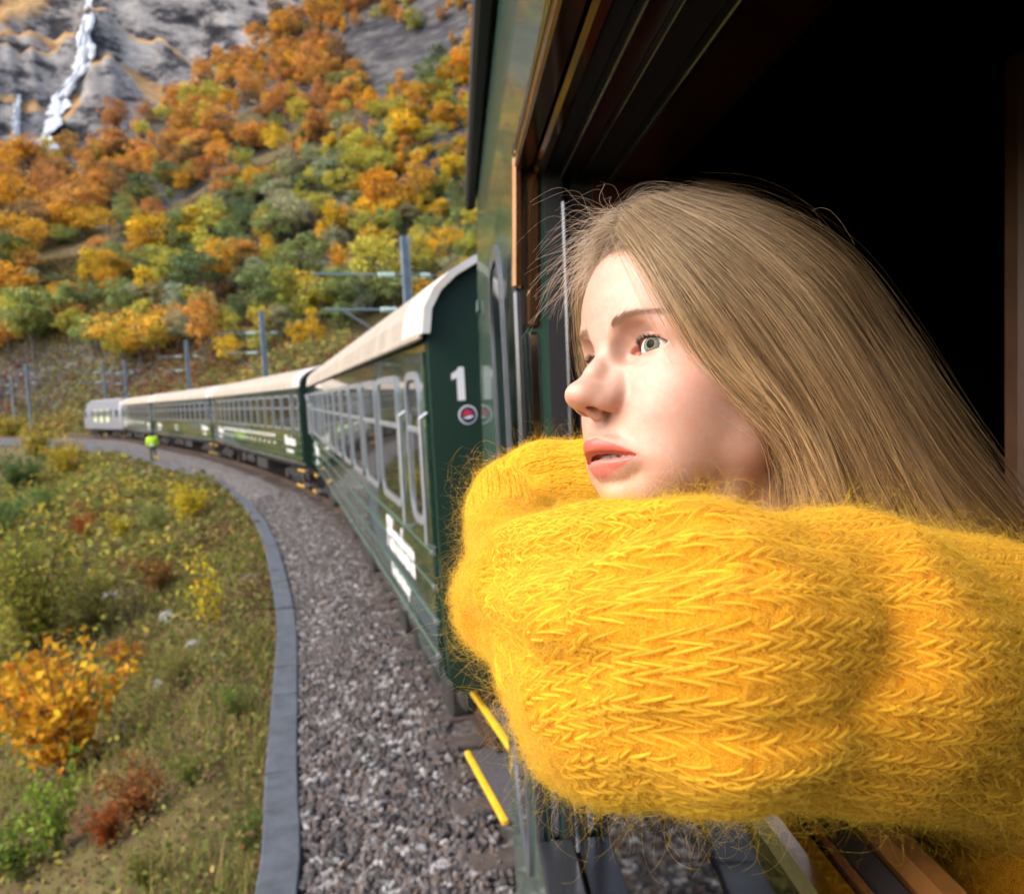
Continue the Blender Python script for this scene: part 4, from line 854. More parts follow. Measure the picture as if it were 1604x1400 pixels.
# ------------------------------------------------------------------ our own coach: outer wall, window, dark inside
OWN = empty('railway_coach', (0, 0, 0), OWN_A); tag(OWN, 'dark green coach with the open window the woman leans from, right half of the picture', 'train coach')
def lean(v):                                     # the side leans inwards above eye level, as coach sides do
    v = np.array(v, float); v[:, 0] += 0.052 * np.clip(v[:, 2] - EYE, 0, None); return v
def OB(*boxes, name='wall', m=None, parent=None, b=.0):
    mb = MB()
    for lo, hi in boxes:
        lo = (lo[0], lo[1], lo[2] + EYE); hi = (hi[0], hi[1], hi[2] + EYE)
        mb.bbox(lo, hi, b) if b else mb.box(lo, hi)
    mb.v = [lean(v) for v in mb.v]
    return mb.build(name, m, parent or OWN)
M_OGREEN = mat('own_green', (0.030, 0.075, 0.052), 0.22, 0.0, spec=0.8, coat=0.35, var=.12, scale=3, bump=.05, bscale=1.2)
M_OSIL = mat('own_dull_silver', (0.17, 0.18, 0.20), 0.35, 0.6, var=.2, scale=8)
M_ALU = mat('frame_aluminium', (0.17, 0.18, 0.20), 0.22, 0.9, var=.15, scale=14, bump=.02, bscale=3); M_CHROME = mat('polished_trim', (0.55, 0.53, 0.52), 0.09, 1.0, bump=.05, bscale=7)
M_WARMREFL = mat('warm_reflection_trim', (0.26, 0.13, 0.055), 0.10, 0.85, bump=.06, bscale=6, var=.2, scale=9)  # polished trim tinted brown to imitate warm reflections of foliage and sweater
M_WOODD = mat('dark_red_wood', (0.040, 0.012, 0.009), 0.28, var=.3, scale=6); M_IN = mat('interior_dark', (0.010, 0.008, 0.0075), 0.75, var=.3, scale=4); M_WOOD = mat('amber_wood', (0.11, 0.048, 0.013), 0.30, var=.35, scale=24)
M_PART = mat('partition_brown', (0.085, 0.040, 0.020), 0.5, var=.3, scale=7)
Y_NEAR = 0.135                                    # near jamb of the window, just outside the picture
OB(((.10, -3.2, .412), (.165, 3.95, .93)), ((.10, 1.452, -.95), (.165, 3.95, .412)), ((.10, 1.452, -1.95), (.165, 2.55, -.95)), ((.10, -3.2, -1.95), (.165, 1.452, -.835)), ((.10, -3.2, -.835), (.165, Y_NEAR, .412)), name='side_wall', m=M_OGREEN)
OB(((.165, 3.90, -1.95), (3.0, 3.95, .93)), name='end_wall', m=M_DGREEN)
OB(((.048, -3.2, .90), (.0985, 4.25, 1.06)), name='gutter', m=M_RUBBER, b=.012)
rp = [(.10, .93 + EYE), (.16, 1.10 + EYE), (.5, 1.32 + EYE), (1.0, 1.42 + EYE), (1.55, 1.45 + EYE), (2.1, 1.42 + EYE), (2.6, 1.32 + EYE), (2.94, 1.10 + EYE), (3.0, .93 + EYE)]
MB().prism(rp, 1, -3.2, 4.05).build('roof', M_ROOF, OWN)
# exterior fittings between the window and the coach end
me = fixn(ring_mesh('door_window_frame', rrect(1.60, 2.10, EYE - 1.05, EYE + .30, .16, 8), rrect(1.63, 2.07, EYE - 1.02, EYE + .27, .14, 8), 0, .093, .101)); fo = link('door_window', MB().prism(rrect(1.632, 2.068, EYE - 1.018, EYE + .268, .13, 8), 0, .097, .101).mesh('door_window'), M_PANE, OWN); child('frame', me, M_OSIL, fo)
OB(((.088, 3.6, .335), (.1, 3.8, .385)), name='hinge', m=M_OGREEN, b=.004)
# window surround
W1 = 1.44
win = OB(((.096, Y_NEAR, .398), (.111, W1 + .012, .411)), name='window_surround', m=M_CHROME, b=.003)
OB(((.1005, Y_NEAR, .372), (.132, W1, .3975)), name='head_frame', m=M_WARMREFL, b=.004, parent=win)
OB(((.1325, Y_NEAR, .362), (.156, W1, .392)), name='head_frame', m=M_WARMREFL, b=.006, parent=win)
OB(((.1565, Y_NEAR, .375), (.178, W1 + .02, .41)), name='head_seal', m=M_RUBBER, parent=win)
OB(((.1785, Y_NEAR, .352), (.184, W1 + .02, .40)), name='head_rail', m=M_ALU, b=.002, parent=win)
OB(((.1845, Y_NEAR, .366), (.214, W1 + .03, .41)), name='head_panel', m=M_WOODD, parent=win)
OB(((.2145, Y_NEAR, .352), (.218, W1 + .03, .40)), name='head_rail', m=M_ALU, b=.0015, parent=win)
OB(((.2185, Y_NEAR, .362), (.262, W1 + .03, .41)), name='head_panel', m=M_IN, parent=win)
OB(((.2625, Y_NEAR, .345), (.272, W1 + .03, .40)), name='head_rail', m=M_ALU, b=.002, parent=win)
OB(((.2725, Y_NEAR, .35), (.36, W1 + .05, .42)), name='head_panel', m=M_WOODD, parent=win)
# far jamb, stepping inwards
OB(((.097, W1, .17), (.1175, W1 + .03, .398)), name='jamb_cover', m=M_WARMREFL, b=.006, parent=win)
OB(((.099, W1 + .004, -.83), (.1165, W1 + .03, .1695)), name='jamb_frame', m=M_ALU, b=.005, parent=win)
OB(((.119, W1 + .006, .10), (.149, W1 + .04, .372)), name='jamb_cover', m=M_WARMREFL, b=.008, parent=win)
OB(((.1195, W1 + .008, -.83), (.1485, W1 + .04, .0995)), name='jamb_frame', m=M_CHROME, b=.008, parent=win)
OB(((.150, W1 + .009, -.83), (.1815, W1 + .06, .40)), ((.195, W1 + .03, -.83), (.1965, W1 + .06, .40)), name='jamb_seal', m=M_RUBBER, parent=win)
OB(((.182, W1 + .005, -.83), (.1945, W1 + .0295, .32)), name='jamb_rail', m=M_ALU, b=.004, parent=win)
OB(((.197, W1 + .02, -.83), (.235, W1 + .06, .40)), name='jamb_panel', m=M_IN, parent=win)
OB(((.2355, W1 + .012, -.83), (.36, W1 + .06, .40)), name='jamb_panel', m=M_WOODD, parent=win)
OB(((.10, Y_NEAR, -.834), (.165, W1, -.815)), name='sill', m=M_ALU, b=.004, parent=win)
# lowered pane
def mat_glass():
    m = bpy.data.materials.new('window_glass'); m.use_nodes = True; t = m.node_tree; t.nodes.clear(); o = N(t, 'ShaderNodeOutputMaterial')
    gl = N(t, 'ShaderNodeBsdfGlossy'); gl.inputs['Roughness'].default_value = 0.03; tr = N(t, 'ShaderNodeBsdfTransparent'); tr.inputs[0].default_value = (.30, .34, .34, 1); fr = N(t, 'ShaderNodeFresnel'); fr.inputs[0].default_value = 1.75; ms = N(t, 'ShaderNodeMixShader')
    t.links.new(fr.outputs[0], ms.inputs[0]); t.links.new(tr.outputs[0], ms.inputs[1]); t.links.new(gl.outputs[0], ms.inputs[2]); t.links.new(ms.outputs[0], o.inputs[0]); return m
pane = OB(((.166, Y_NEAR + .01, -.81), (.172, W1 - .06, -.262)), name='lowered_pane', m=mat_glass())
OB(((.163, W1 - .06, -.81), (.171, W1 - .035, -.24)), name='pane_stile', m=M_ALU, parent=pane, b=.002)
OB(((.1555, Y_NEAR + .01, -.2615), (.1735, W1 - .02, -.238)), name='pane_rail', m=M_CHROME, parent=pane, b=.005)
OB(((.1738, Y_NEAR + .01, -.262), (.178, W1 - .02, -.2395)), name='pane_lip', m=M_WARMREFL, parent=pane)  # brown tint here stands in for the sweater's reflection
OB(((.1785, Y_NEAR + .01, -.275), (.2045, W1, -.246)), name='pane_seal', m=M_RUBBER, parent=pane, b=.006)
OB(((.205, Y_NEAR, -.30), (.228, W1 + .01, -.243)), name='inner_ledge', m=M_WOOD, b=.006)
OB(((.206, Y_NEAR, -1.7), (.227, W1 + .01, -.3005)), name='inner_panel', m=M_PART)
# inside
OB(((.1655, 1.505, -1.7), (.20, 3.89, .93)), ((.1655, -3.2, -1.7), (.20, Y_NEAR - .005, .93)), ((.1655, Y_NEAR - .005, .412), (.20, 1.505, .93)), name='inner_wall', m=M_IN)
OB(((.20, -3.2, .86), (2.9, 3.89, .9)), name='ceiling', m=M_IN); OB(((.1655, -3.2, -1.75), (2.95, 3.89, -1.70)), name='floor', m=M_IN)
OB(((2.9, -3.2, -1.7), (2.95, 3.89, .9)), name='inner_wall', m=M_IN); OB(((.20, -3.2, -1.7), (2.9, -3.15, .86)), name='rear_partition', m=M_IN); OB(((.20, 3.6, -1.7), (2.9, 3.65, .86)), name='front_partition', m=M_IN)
OB(((.845, 1.22, -1.7), (1.30, 1.27, .47)), name='wood_post', m=M_PART, b=.01)
OB(((1.30, 1.2, -1.7), (1.36, 1.29, .86)), name='wood_post', m=M_IN)
# ceiling light behind a pierced grille
M_LIT = bpy.data.materials.new('lamp_glow'); M_LIT.use_nodes = True; q_ = M_LIT.node_tree.nodes['Principled BSDF']; q_.inputs['Emission Color'].default_value = (1, .86, .66, 1); q_.inputs['Emission Strength'].default_value = 0.45
lamp = OB(((.48, 2.55, .845), (.82, 2.95, .8595)), name='ceiling_lamp', m=M_IN)
for r_ in range(5):
    for k in range(9):
        if (r_ + k) % 2 or r_ == 2: continue
        x0 = .53 + k * .028; y0 = 2.60 + r_ * .062
        OB(((x0, y0, .840), (x0 + .020, y0 + .013, .8445)), name='lamp_slot', m=M_LIT, parent=lamp)
# ------------------------------------------------------------------ the woman: head
def rot_head(a, b, c):
    Rz = np.array([[math.cos(a), -math.sin(a), 0], [math.sin(a), math.cos(a), 0], [0, 0, 1]])
    Rx = np.array([[1, 0, 0], [0, math.cos(b), -math.sin(b)], [0, math.sin(b), math.cos(b)]])
    Ry = np.array([[math.cos(c), 0, math.sin(c)], [0, 1, 0], [-math.sin(c), 0, math.cos(c)]])
    return Rz @ Rx @ Ry
HR = rot_head(math.radians(119.0), math.radians(10.8), math.radians(9.7))
HT = C0 + np.array([0.1412, 0.6152, 0.0068])
def hw(P): return (np.asarray(P, float) * 0.001) @ HR.T + HT      # head millimetres -> world
def sm_min(a, b, k):
    h = np.clip(0.5 + 0.5 * (b - a) / k, 0, 1); return b + (a - b) * h - k * h * (1 - h)
def sm_max(a, b, k): return -sm_min(-a, -b, k)
def surface_nets(vol, xs, ys, zs):
    s = vol < 0; nx, ny, nz = vol.shape
    c = np.zeros((nx - 1, ny - 1, nz - 1), np.int8)
    for dx in (0, 1):
        for dy in (0, 1):
            for dz in (0, 1):
                c += s[dx:nx - 1 + dx, dy:ny - 1 + dy, dz:nz - 1 + dz]
    act = (c > 0) & (c < 8); I = np.argwhere(act); idx = -np.ones(act.shape, np.int64); idx[act] = np.arange(len(I))
    pos = np.zeros((len(I), 3)); cnt = np.zeros(len(I)); G = (xs, ys, zs)
    corners = [(dx, dy, dz) for dx in (0, 1) for dy in (0, 1) for dz in (0, 1)]
    for a in corners:
        for ax in range(3):
            if a[ax] == 1: continue
            b = list(a); b[ax] = 1
            va = vol[I[:, 0] + a[0], I[:, 1] + a[1], I[:, 2] + a[2]]; vb = vol[I[:, 0] + b[0], I[:, 1] + b[1], I[:, 2] + b[2]]
            m = (va < 0) != (vb < 0); t = np.where(m, va / np.where(m, va - vb, 1), 0)
            for d in range(3):
                ga = G[d][I[:, d] + a[d]]; gb = G[d][I[:, d] + b[d]]
                pos[:, d] += np.where(m, ga + (gb - ga) * t, 0)
            cnt += m
    pos /= cnt[:, None]; quads = []
    for ax in range(3):
        o = [d for d in range(3) if d != ax]
        sl = [slice(None)] * 3; sl2 = [slice(None)] * 3; sl[ax] = slice(0, -1); sl2[ax] = slice(1, None)
        cr = s[tuple(sl)] != s[tuple(sl2)]; E = np.argwhere(cr)
        E = E[(E[:, o[0]] > 0) & (E[:, o[1]] > 0) & (E[:, o[0]] < vol.shape[o[0]] - 1) & (E[:, o[1]] < vol.shape[o[1]] - 1)]
        q = []
        for d0, d1 in ((-1, -1), (0, -1), (0, 0), (-1, 0)):
            J = E.copy(); J[:, o[0]] += d0; J[:, o[1]] += d1; q.append(idx[J[:, 0], J[:, 1], J[:, 2]])
        q = np.stack(q, 1); inside = s[E[:, 0], E[:, 1], E[:, 2]]
        flip = inside if ax != 1 else ~inside
        q[~flip] = q[~flip][:, ::-1]; quads.append(q)
    return pos, np.concatenate(quads)
def axis(segs):                                  # [(start, end, step), ...] joined
    out = []
    for a, b, st in segs:
        n = max(1, int(round((b - a) / st))); out.append(np.linspace(a, b, n, endpoint=False))
    return np.concatenate(out + [[segs[-1][1]]])
EYE_C = np.array([29.0, 62.2, -2.2]); EYE_R = 12.0
def z_up(x): # upper lid margin, head mm
    t = np.clip((x - 14.0) / 30.5, 0, 1); return -4.3 + 2.6 * t + 11.9 * (t ** 0.62) * (1 - t) ** 0.72 * 1.32
def z_lo(x):
    t = np.clip((x - 14.0) / 30.5, 0, 1); return -4.3 + 2.6 * t - 6.1 * (t ** 0.85) * (1 - t) ** 0.75 * 1.75
def lip_mid(t): return np.stack([28.0 * t, 92.8 - 17.5 * t ** 1.75, -75.0 - 0.6 * t + 0 * t], -1)
def chin_back(X, Y, Z): return 6.5 * smooth_step(-75, -87, Z) * smooth_step(30, 62, Y) * smooth_step(44, 14, X)
def head_sdf(X, Y, Z):
    x = np.abs(X); f32 = np.float32; Y0 = Y
    Y = Y + chin_back(x, Y, Z)
    def ell(c, r):
        dx, dy, dz = (x - c[0]) / r[0], (Y - c[1]) / r[1], (Z - c[2]) / r[2]
        k0 = np.sqrt(dx * dx + dy * dy + dz * dz) + 1e-6
        k1 = np.sqrt((dx / r[0]) ** 2 + (dy / r[1]) ** 2 + (dz / r[2]) ** 2) + 1e-9
        return k0 * (k0 - 1) / k1
    def cap(a, b, ra, rb):
        a = np.array(a, float); b = np.array(b, float); ab = b - a; L2 = ab @ ab
        h = np.clip(((x - a[0]) * ab[0] + (Y - a[1]) * ab[1] + (Z - a[2]) * ab[2]) / L2, 0, 1)
        return np.sqrt((x - a[0] - h * ab[0]) ** 2 + (Y - a[1] - h * ab[1]) ** 2 + (Z - a[2] - h * ab[2]) ** 2) - (ra + (rb - ra) * h)
    d = ell((0, -6, 30), (71, 94, 86))
    d = sm_min(d, ell((0, 26, 34), (60, 63.5, 62)), 18)            # forehead
    d = sm_min(d, ell((0, 22, -30), (55, 60, 72)), 24)             # mid face
    d = sm_min(d, cap((13, 63, -93), (46, 8, -66), 17, 15), 20)    # jaw
    d = sm_min(d, cap((46, 8, -66), (57, -4, -22), 15, 12), 16)
    d = sm_min(d, ell((0, 67, -97), (17, 20.5, 14.5)), 13)         # chin
    d = sm_min(d, ell((36, 48, -30), (22, 23, 17)), 20)            # cheekbone
    d = sm_min(d, ell((25, 56, -52), (20, 22, 24)), 20)            # cheek
    d = sm_min(d, ell((38, 28, -48), (20, 30, 26)), 24)
    d = sm_min(d, ell((0, 64, -70), (27, 24, 22)), 16)             # muzzle
    d = sm_min(d, ell((30, 50, -78), (16, 20, 18)), 18)
    d = sm_min(d, cap((5, 78, 10), (24, 75, 15), 8, 7), 12)        # brow
    d = sm_min(d, cap((24, 75, 15), (45, 56, 10), 7, 6.0), 14)
    d = sm_min(d, cap((0, -22, -60), (0, -52, -200), 50, 52), 22)  # neck
    d = sm_min(d, cap((44, 10, -70), (16, 8, -160), 10, 10), 16)
    d = sm_min(d, cap((0, -60, -190), (120, -70, -215), 50, 45), 40)  # shoulders under the knit
    d = sm_max(d, -ell((29.5, 89.0, -1.0), (17.5, 19.5, 15.0)), 7)      # eye socket
    d = sm_max(d, -ell((14.0, 84, -6), (4.5, 8.5, 7)), 6)           # inner corner hollow
    d = sm_min(d, ell((32, 64.4, 12.9), (16.5, 12.3, 5.6)), 2.2)         # fullness above the lid
    lid = np.sqrt((x - EYE_C[0]) ** 2 + (Y - EYE_C[1]) ** 2 + (Z - EYE_C[2]) ** 2) - (EYE_R + 1.35)
    d = sm_min(d, lid, 2.2)
    # nose
    n = cap((0, 80.8, 2), (0, 93.2, -18), 6.6, 6.6)
    n = sm_min(n, cap((0, 93.2, -18), (0, 105.8, -33.2), 6.6, 6.9), 6)
    n = sm_min(n, ell((0, 108.4, -34.5), (6.9, 8.0, 6.3)), 6)
    n = sm_min(n, ell((11.0, 92.8, -39.4), (5.3, 9.6, 6.6)), 7)
    n = sm_min(n, ell((5.0, 102, -36.8), (5.2, 9.2, 5.4)), 6)
    n = sm_min(n, cap((0, 105.5, -40.0), (0, 92, -47.0), 3.4, 4.2), 4)
    n = sm_min(n, cap((7, 80, -20), (10.5, 87, -33), 8, 7.5), 9)
    n = sm_min(n, ell((5.0, 99.5, -33.0), (7.0, 10.5, 7.4)), 7)
    d = sm_min(d, n, 6.5)
    # nostril, a slanted pit open downwards
    cx, cy_, cz = x - (5.2 + 0.22 * (103 - Y)), Y - 97.6, Z + 45.0 - 0.22 * (Y - 97.6)
    nos = (np.sqrt((cx / 2.9) ** 2 + (cy_ / 6.2) ** 2 + (cz / 5.0) ** 2) - 1) * 2.9
    d = sm_max(d, -nos, 1.6)
    # lips
    ts = np.linspace(0, 1, 13); A = lip_mid(ts)
    ul = np.full_like(d, 99.); ll = np.full_like(d, 99.); gap = np.full_like(d, 99.)
    for i in range(12):
        a, b = A[i], A[i + 1]; ta, tb = ts[i], ts[i + 1]
        ru = lambda t: 5.0 * (1 - t ** 2.2) ** 0.8 + 0.9
        rl = lambda t: 5.9 * (1 - t ** 2.0) ** 0.8 + 0.9
        dzu = lambda t: 7.4 * (1 - t ** 1.8) + 0.8 - 0.8 * math.exp(-(t / 0.13) ** 2)
        dzl = lambda t: -8.0 * (1 - t ** 1.8) - 0.8
        ul = sm_min(ul, cap(a + [0, -2.5 + 2.2 * math.exp(-(ta / 0.35) ** 2), dzu(ta)], b + [0, -2.5 + 2.2 * math.exp(-(tb / 0.35) ** 2), dzu(tb)], ru(ta), ru(tb)), 2.5)
        ll = sm_min(ll, cap(a + [0, -4.6, dzl(ta)], b + [0, -4.6, dzl(tb)], rl(ta), rl(tb)), 2.5)
        rg = lambda t: 3.0 * (1 - t ** 2.0) + 0.35
        for yo in (2.0, -5.0, -11.0):
            gap = np.minimum(gap, cap(a + [0, yo, -0.2], b + [0, yo * (1 - 0.3 * tb), -0.2], rg(ta), rg(tb)))
    d = sm_min(d, ul, 4.0); d = sm_min(d, ll, 3.5)
    d = sm_max(d, -ell((0, 86.5 + 10.5, -95.5 + 3.0), (17, 8.5, 3.6)), 5)      # fold below the lower lip
    d = sm_max(d, -cap((0, 101.5, -52), (0, 103.5, -63), 2.2, 2.6), 3)          # philtrum
    d = sm_max(d, -gap, 1.2)
    # eye opening
    front = 58.0 - Y
    al = np.maximum(np.maximum(Z - z_up(x), z_lo(x) - Z) * 0.85, np.maximum(14.0 - x, x - 44.5))
    d = sm_max(d, -np.maximum(al, front), 0.9)
    d = sm_min(d, ell((14.6, 67.8, -4.7), (3.6, 3.5, 3.0)), 0.8)   # pink inner corner
    return d.astype(f32)
HQ = 1.0
xs = axis([(-176, -76, 8), (-76, -50, 3), (-50, 0, 0.85), (0, 30, 1.3), (30, 76, 4), (76, 176, 8)])
ys = axis([(-125, -100, 5), (-100, 30, 4), (30, 56, 2.0), (56, 122, 0.85)])
zs = axis([(-264, -115, 7), (-115, -96, 1.6), (-96, 24, 0.85), (24, 60, 2.5), (60, 122, 4)])
GX, GY, GZ = np.meshgrid(xs, ys, zs, indexing='ij')
vol = head_sdf(GX.astype(np.float32), GY.astype(np.float32), GZ.astype(np.float32))
HV, HQD = surface_nets(vol, xs, ys, zs)
del GX, GY, GZ, vol
def head_cols(P):
    x = np.abs(P[:, 0]); y = P[:, 1] + chin_back(x, P[:, 1], P[:, 2]); z = P[:, 2]; n = len(P)
    c = np.tile(np.array([0.475, 0.296, 0.225]), (n, 1))
    def mix(m, col, a=1.0):
        m = np.clip(m * a, 0, 1)[:, None]; c[:] = c * (1 - m) + np.array(col) * m
    g = lambda cx, cy_, cz, rx, ry, rz: np.exp(-(((x - cx) / rx) ** 2 + ((y - cy_) / ry) ** 2 + ((z - cz) / rz) ** 2))
    mix(g(44, 55, -34, 20, 26, 16), (0.62, 0.30, 0.23), 0.55)
    mix(g(0, 112, -38, 11, 12, 10), (0.63, 0.34, 0.27), 0.5)
    mix(g(14, 92, -46, 8, 12, 6), (0.60, 0.30, 0.22), 0.6)
    mix(g(0, 88, -100, 16, 12, 10), (0.66, 0.40, 0.32), 0.5)
    mix(g(31, 74, 8, 17, 14, 5), (0.62, 0.36, 0.29), 0.55)        # lid skin
    mix(g(31, 74, -12, 15, 12, 4), (0.62, 0.38, 0.33), 0.4)
    scalp = smooth_step(0, 8, z - np.interp(y, [-100, -20, 20, 45, 70, 92], [-62, -30, -4, 30, 58, 72]) ) 
    mix(scalp, (0.10, 0.062, 0.036), 0.97)
    # freckle-like blotches
    nz = wav(P, 0.09, 4, 2); mix(np.clip(nz, 0, 1), (0.62, 0.37, 0.28), 0.25)
    nz = wav(P, 0.35, 3, 5); mix(np.clip(nz - 0.35, 0, 1) * (z < 20), (0.55, 0.30, 0.22), 0.35)
    # lips: distance from the lip line
    t = np.clip(x / 28.0, 0, 1.2)
    zm = -75.0 - 0.6 * t
    hu = 12.0 * (1 - np.clip(t, 0, 1) ** 1.7) + 0.5 - 1.6 * np.exp(-(t / 0.13) ** 2); hl = 13.4 * (1 - np.clip(t, 0, 1) ** 1.6) + 0.3
    up = smooth_step(0.8, -0.8, (z - zm) - hu) * (z >= zm); lo = smooth_step(0.8, -0.8, (zm - z) - hl) * (z < zm)
    on = (t < 1.03) & (y > 60)
    mix(up * on, (0.43, 0.095, 0.07), 0.92); mix(lo * on, (0.52, 0.16, 0.14), 0.9)
    ins = on & (np.abs(z - zm) < 4.2) & (y < 92.8 - 17.5 * np.clip(t, 0, 1) ** 1.75 - 7.5)
    mix(ins.astype(float), (0.12, 0.02, 0.015), 0.9)
    # nostril inside
    cx, cy_, cz = x - (5.2 + 0.22 * (103 - y)), y - 97.6, z + 45.0 - 0.22 * (y - 97.6)
    nos = np.sqrt((cx / 3.0) ** 2 + (cy_ / 6.3) ** 2 + (cz / 5.2) ** 2)
    mix(smooth_step(1.15, 0.95, nos) * (z > -47), (0.25, 0.06, 0.035), 0.85)
    # rims of the lids and inner corner
    e = np.sqrt(((P - EYE_C * [1, 1, 1]) ** 2 * [1, 1, 1]).sum(1)); e = np.sqrt((x - EYE_C[0]) ** 2 + (y - EYE_C[1]) ** 2 + (z - EYE_C[2]) ** 2)
    al = np.maximum(z - z_up(x), z_lo(x) - z); near = (np.abs(al) < np.where(z > -3, 1.7, 1.0)) & (x > 13) & (x < 45.5) & (y > 58) & (e < EYE_R + 2.3)
    mix(near.astype(float) * (z > -3), (0.13, 0.045, 0.03), 0.8); mix(near.astype(float) * (z <= -3), (0.60, 0.27, 0.22), 0.7)
    mix(np.exp(-(((x - 16.2) / 3.4) ** 2 + ((z + 4.5) / 3.6) ** 2)) * (y > 58) * (y < 73.2), (0.60, 0.15, 0.10), 0.85)
    # soft brow tint of fine hair
    tb = np.clip((x - 13) / 35, 0, 1); zb = 13.6 + 4.6 * np.sin(tb * 1.9)
    wb = 3.4 * (1 - 0.7 * tb)
    mix(np.exp(-((z - zb) / wb) ** 2) * ((x > 10) & (x < 50) & (y > 40)) * smooth_step(10, 15, x) * smooth_step(50, 36, x), (0.29, 0.16, 0.10), 0.5)
    return np.clip(c, 0.01, 1)
skin = bpy.data.materials.new('skin'); skin.use_nodes = True
t_ = skin.node_tree; p_ = t_.nodes['Principled BSDF']
at_ = N(t_, 'ShaderNodeVertexColor', layer_name='tone'); g_ = N(t_, 'ShaderNodeNewGeometry'); n1_ = N(t_, 'ShaderNodeTexNoise'); n1_.inputs['Scale'].default_value = 130; n1_.inputs['Detail'].default_value = 8; n1_.inputs['Roughness'].default_value = 0.7; t_.links.new(g_.outputs['Position'], n1_.inputs['Vector'])
rp_ = N(t_, 'ShaderNodeValToRGB'); rp_.color_ramp.elements[0].position = .35; rp_.color_ramp.elements[1].position = .65; rp_.color_ramp.elements[0].color = (1.05, .90, .84, 1); rp_.color_ramp.elements[1].color = (1.0, 1.04, 1.05, 1); t_.links.new(n1_.outputs[0], rp_.inputs[0])
mxs = N(t_, 'ShaderNodeMix', data_type='RGBA', blend_type='MULTIPLY'); mxs.inputs[0].default_value = 1.0; t_.links.new(at_.outputs[0], mxs.inputs[6]); t_.links.new(rp_.outputs[0], mxs.inputs[7]); t_.links.new(mxs.outputs[2], p_.inputs['Base Color'])
p_.inputs['Roughness'].default_value = 0.37; p_.inputs['Specular IOR Level'].default_value = 0.45
p_.inputs['Subsurface Weight'].default_value = 0.35; p_.inputs['Subsurface Radius'].default_value = (1.0, 0.35, 0.2); p_.inputs['Subsurface Scale'].default_value = 0.004
tc_ = N(t_, 'ShaderNodeTexCoord'); vz = N(t_, 'ShaderNodeTexNoise'); vz.inputs['Scale'].default_value = 1300; vz.inputs['Detail'].default_value = 3
t_.links.new(tc_.outputs['Object'], vz.inputs['Vector'])
bp_ = N(t_, 'ShaderNodeBump'); bp_.inputs['Strength'].default_value = 0.28; bp_.inputs['Distance'].default_value = 0.001
t_.links.new(vz.outputs[0], bp_.inputs['Height']); t_.links.new(bp_.outputs[0], p_.inputs['Normal'])
WOMAN = empty('person', tuple(C0 + np.array([0.30, 0.55, -1.6])))
tag(WOMAN, 'blonde woman in a fuzzy yellow knit sweater leaning out of the open train window', 'person')
WM = Matrix.Translation(WOMAN.location).inverted()
def own(o, parent=WOMAN):                        # keep world coordinates under the parent
    o.parent = parent; o.matrix_parent_inverse = WM; return o
hm = raw_mesh('body', hw(HV), HQD, True); vcol(hm, 'tone', head_cols(HV))
body = own(link('body', hm, skin))
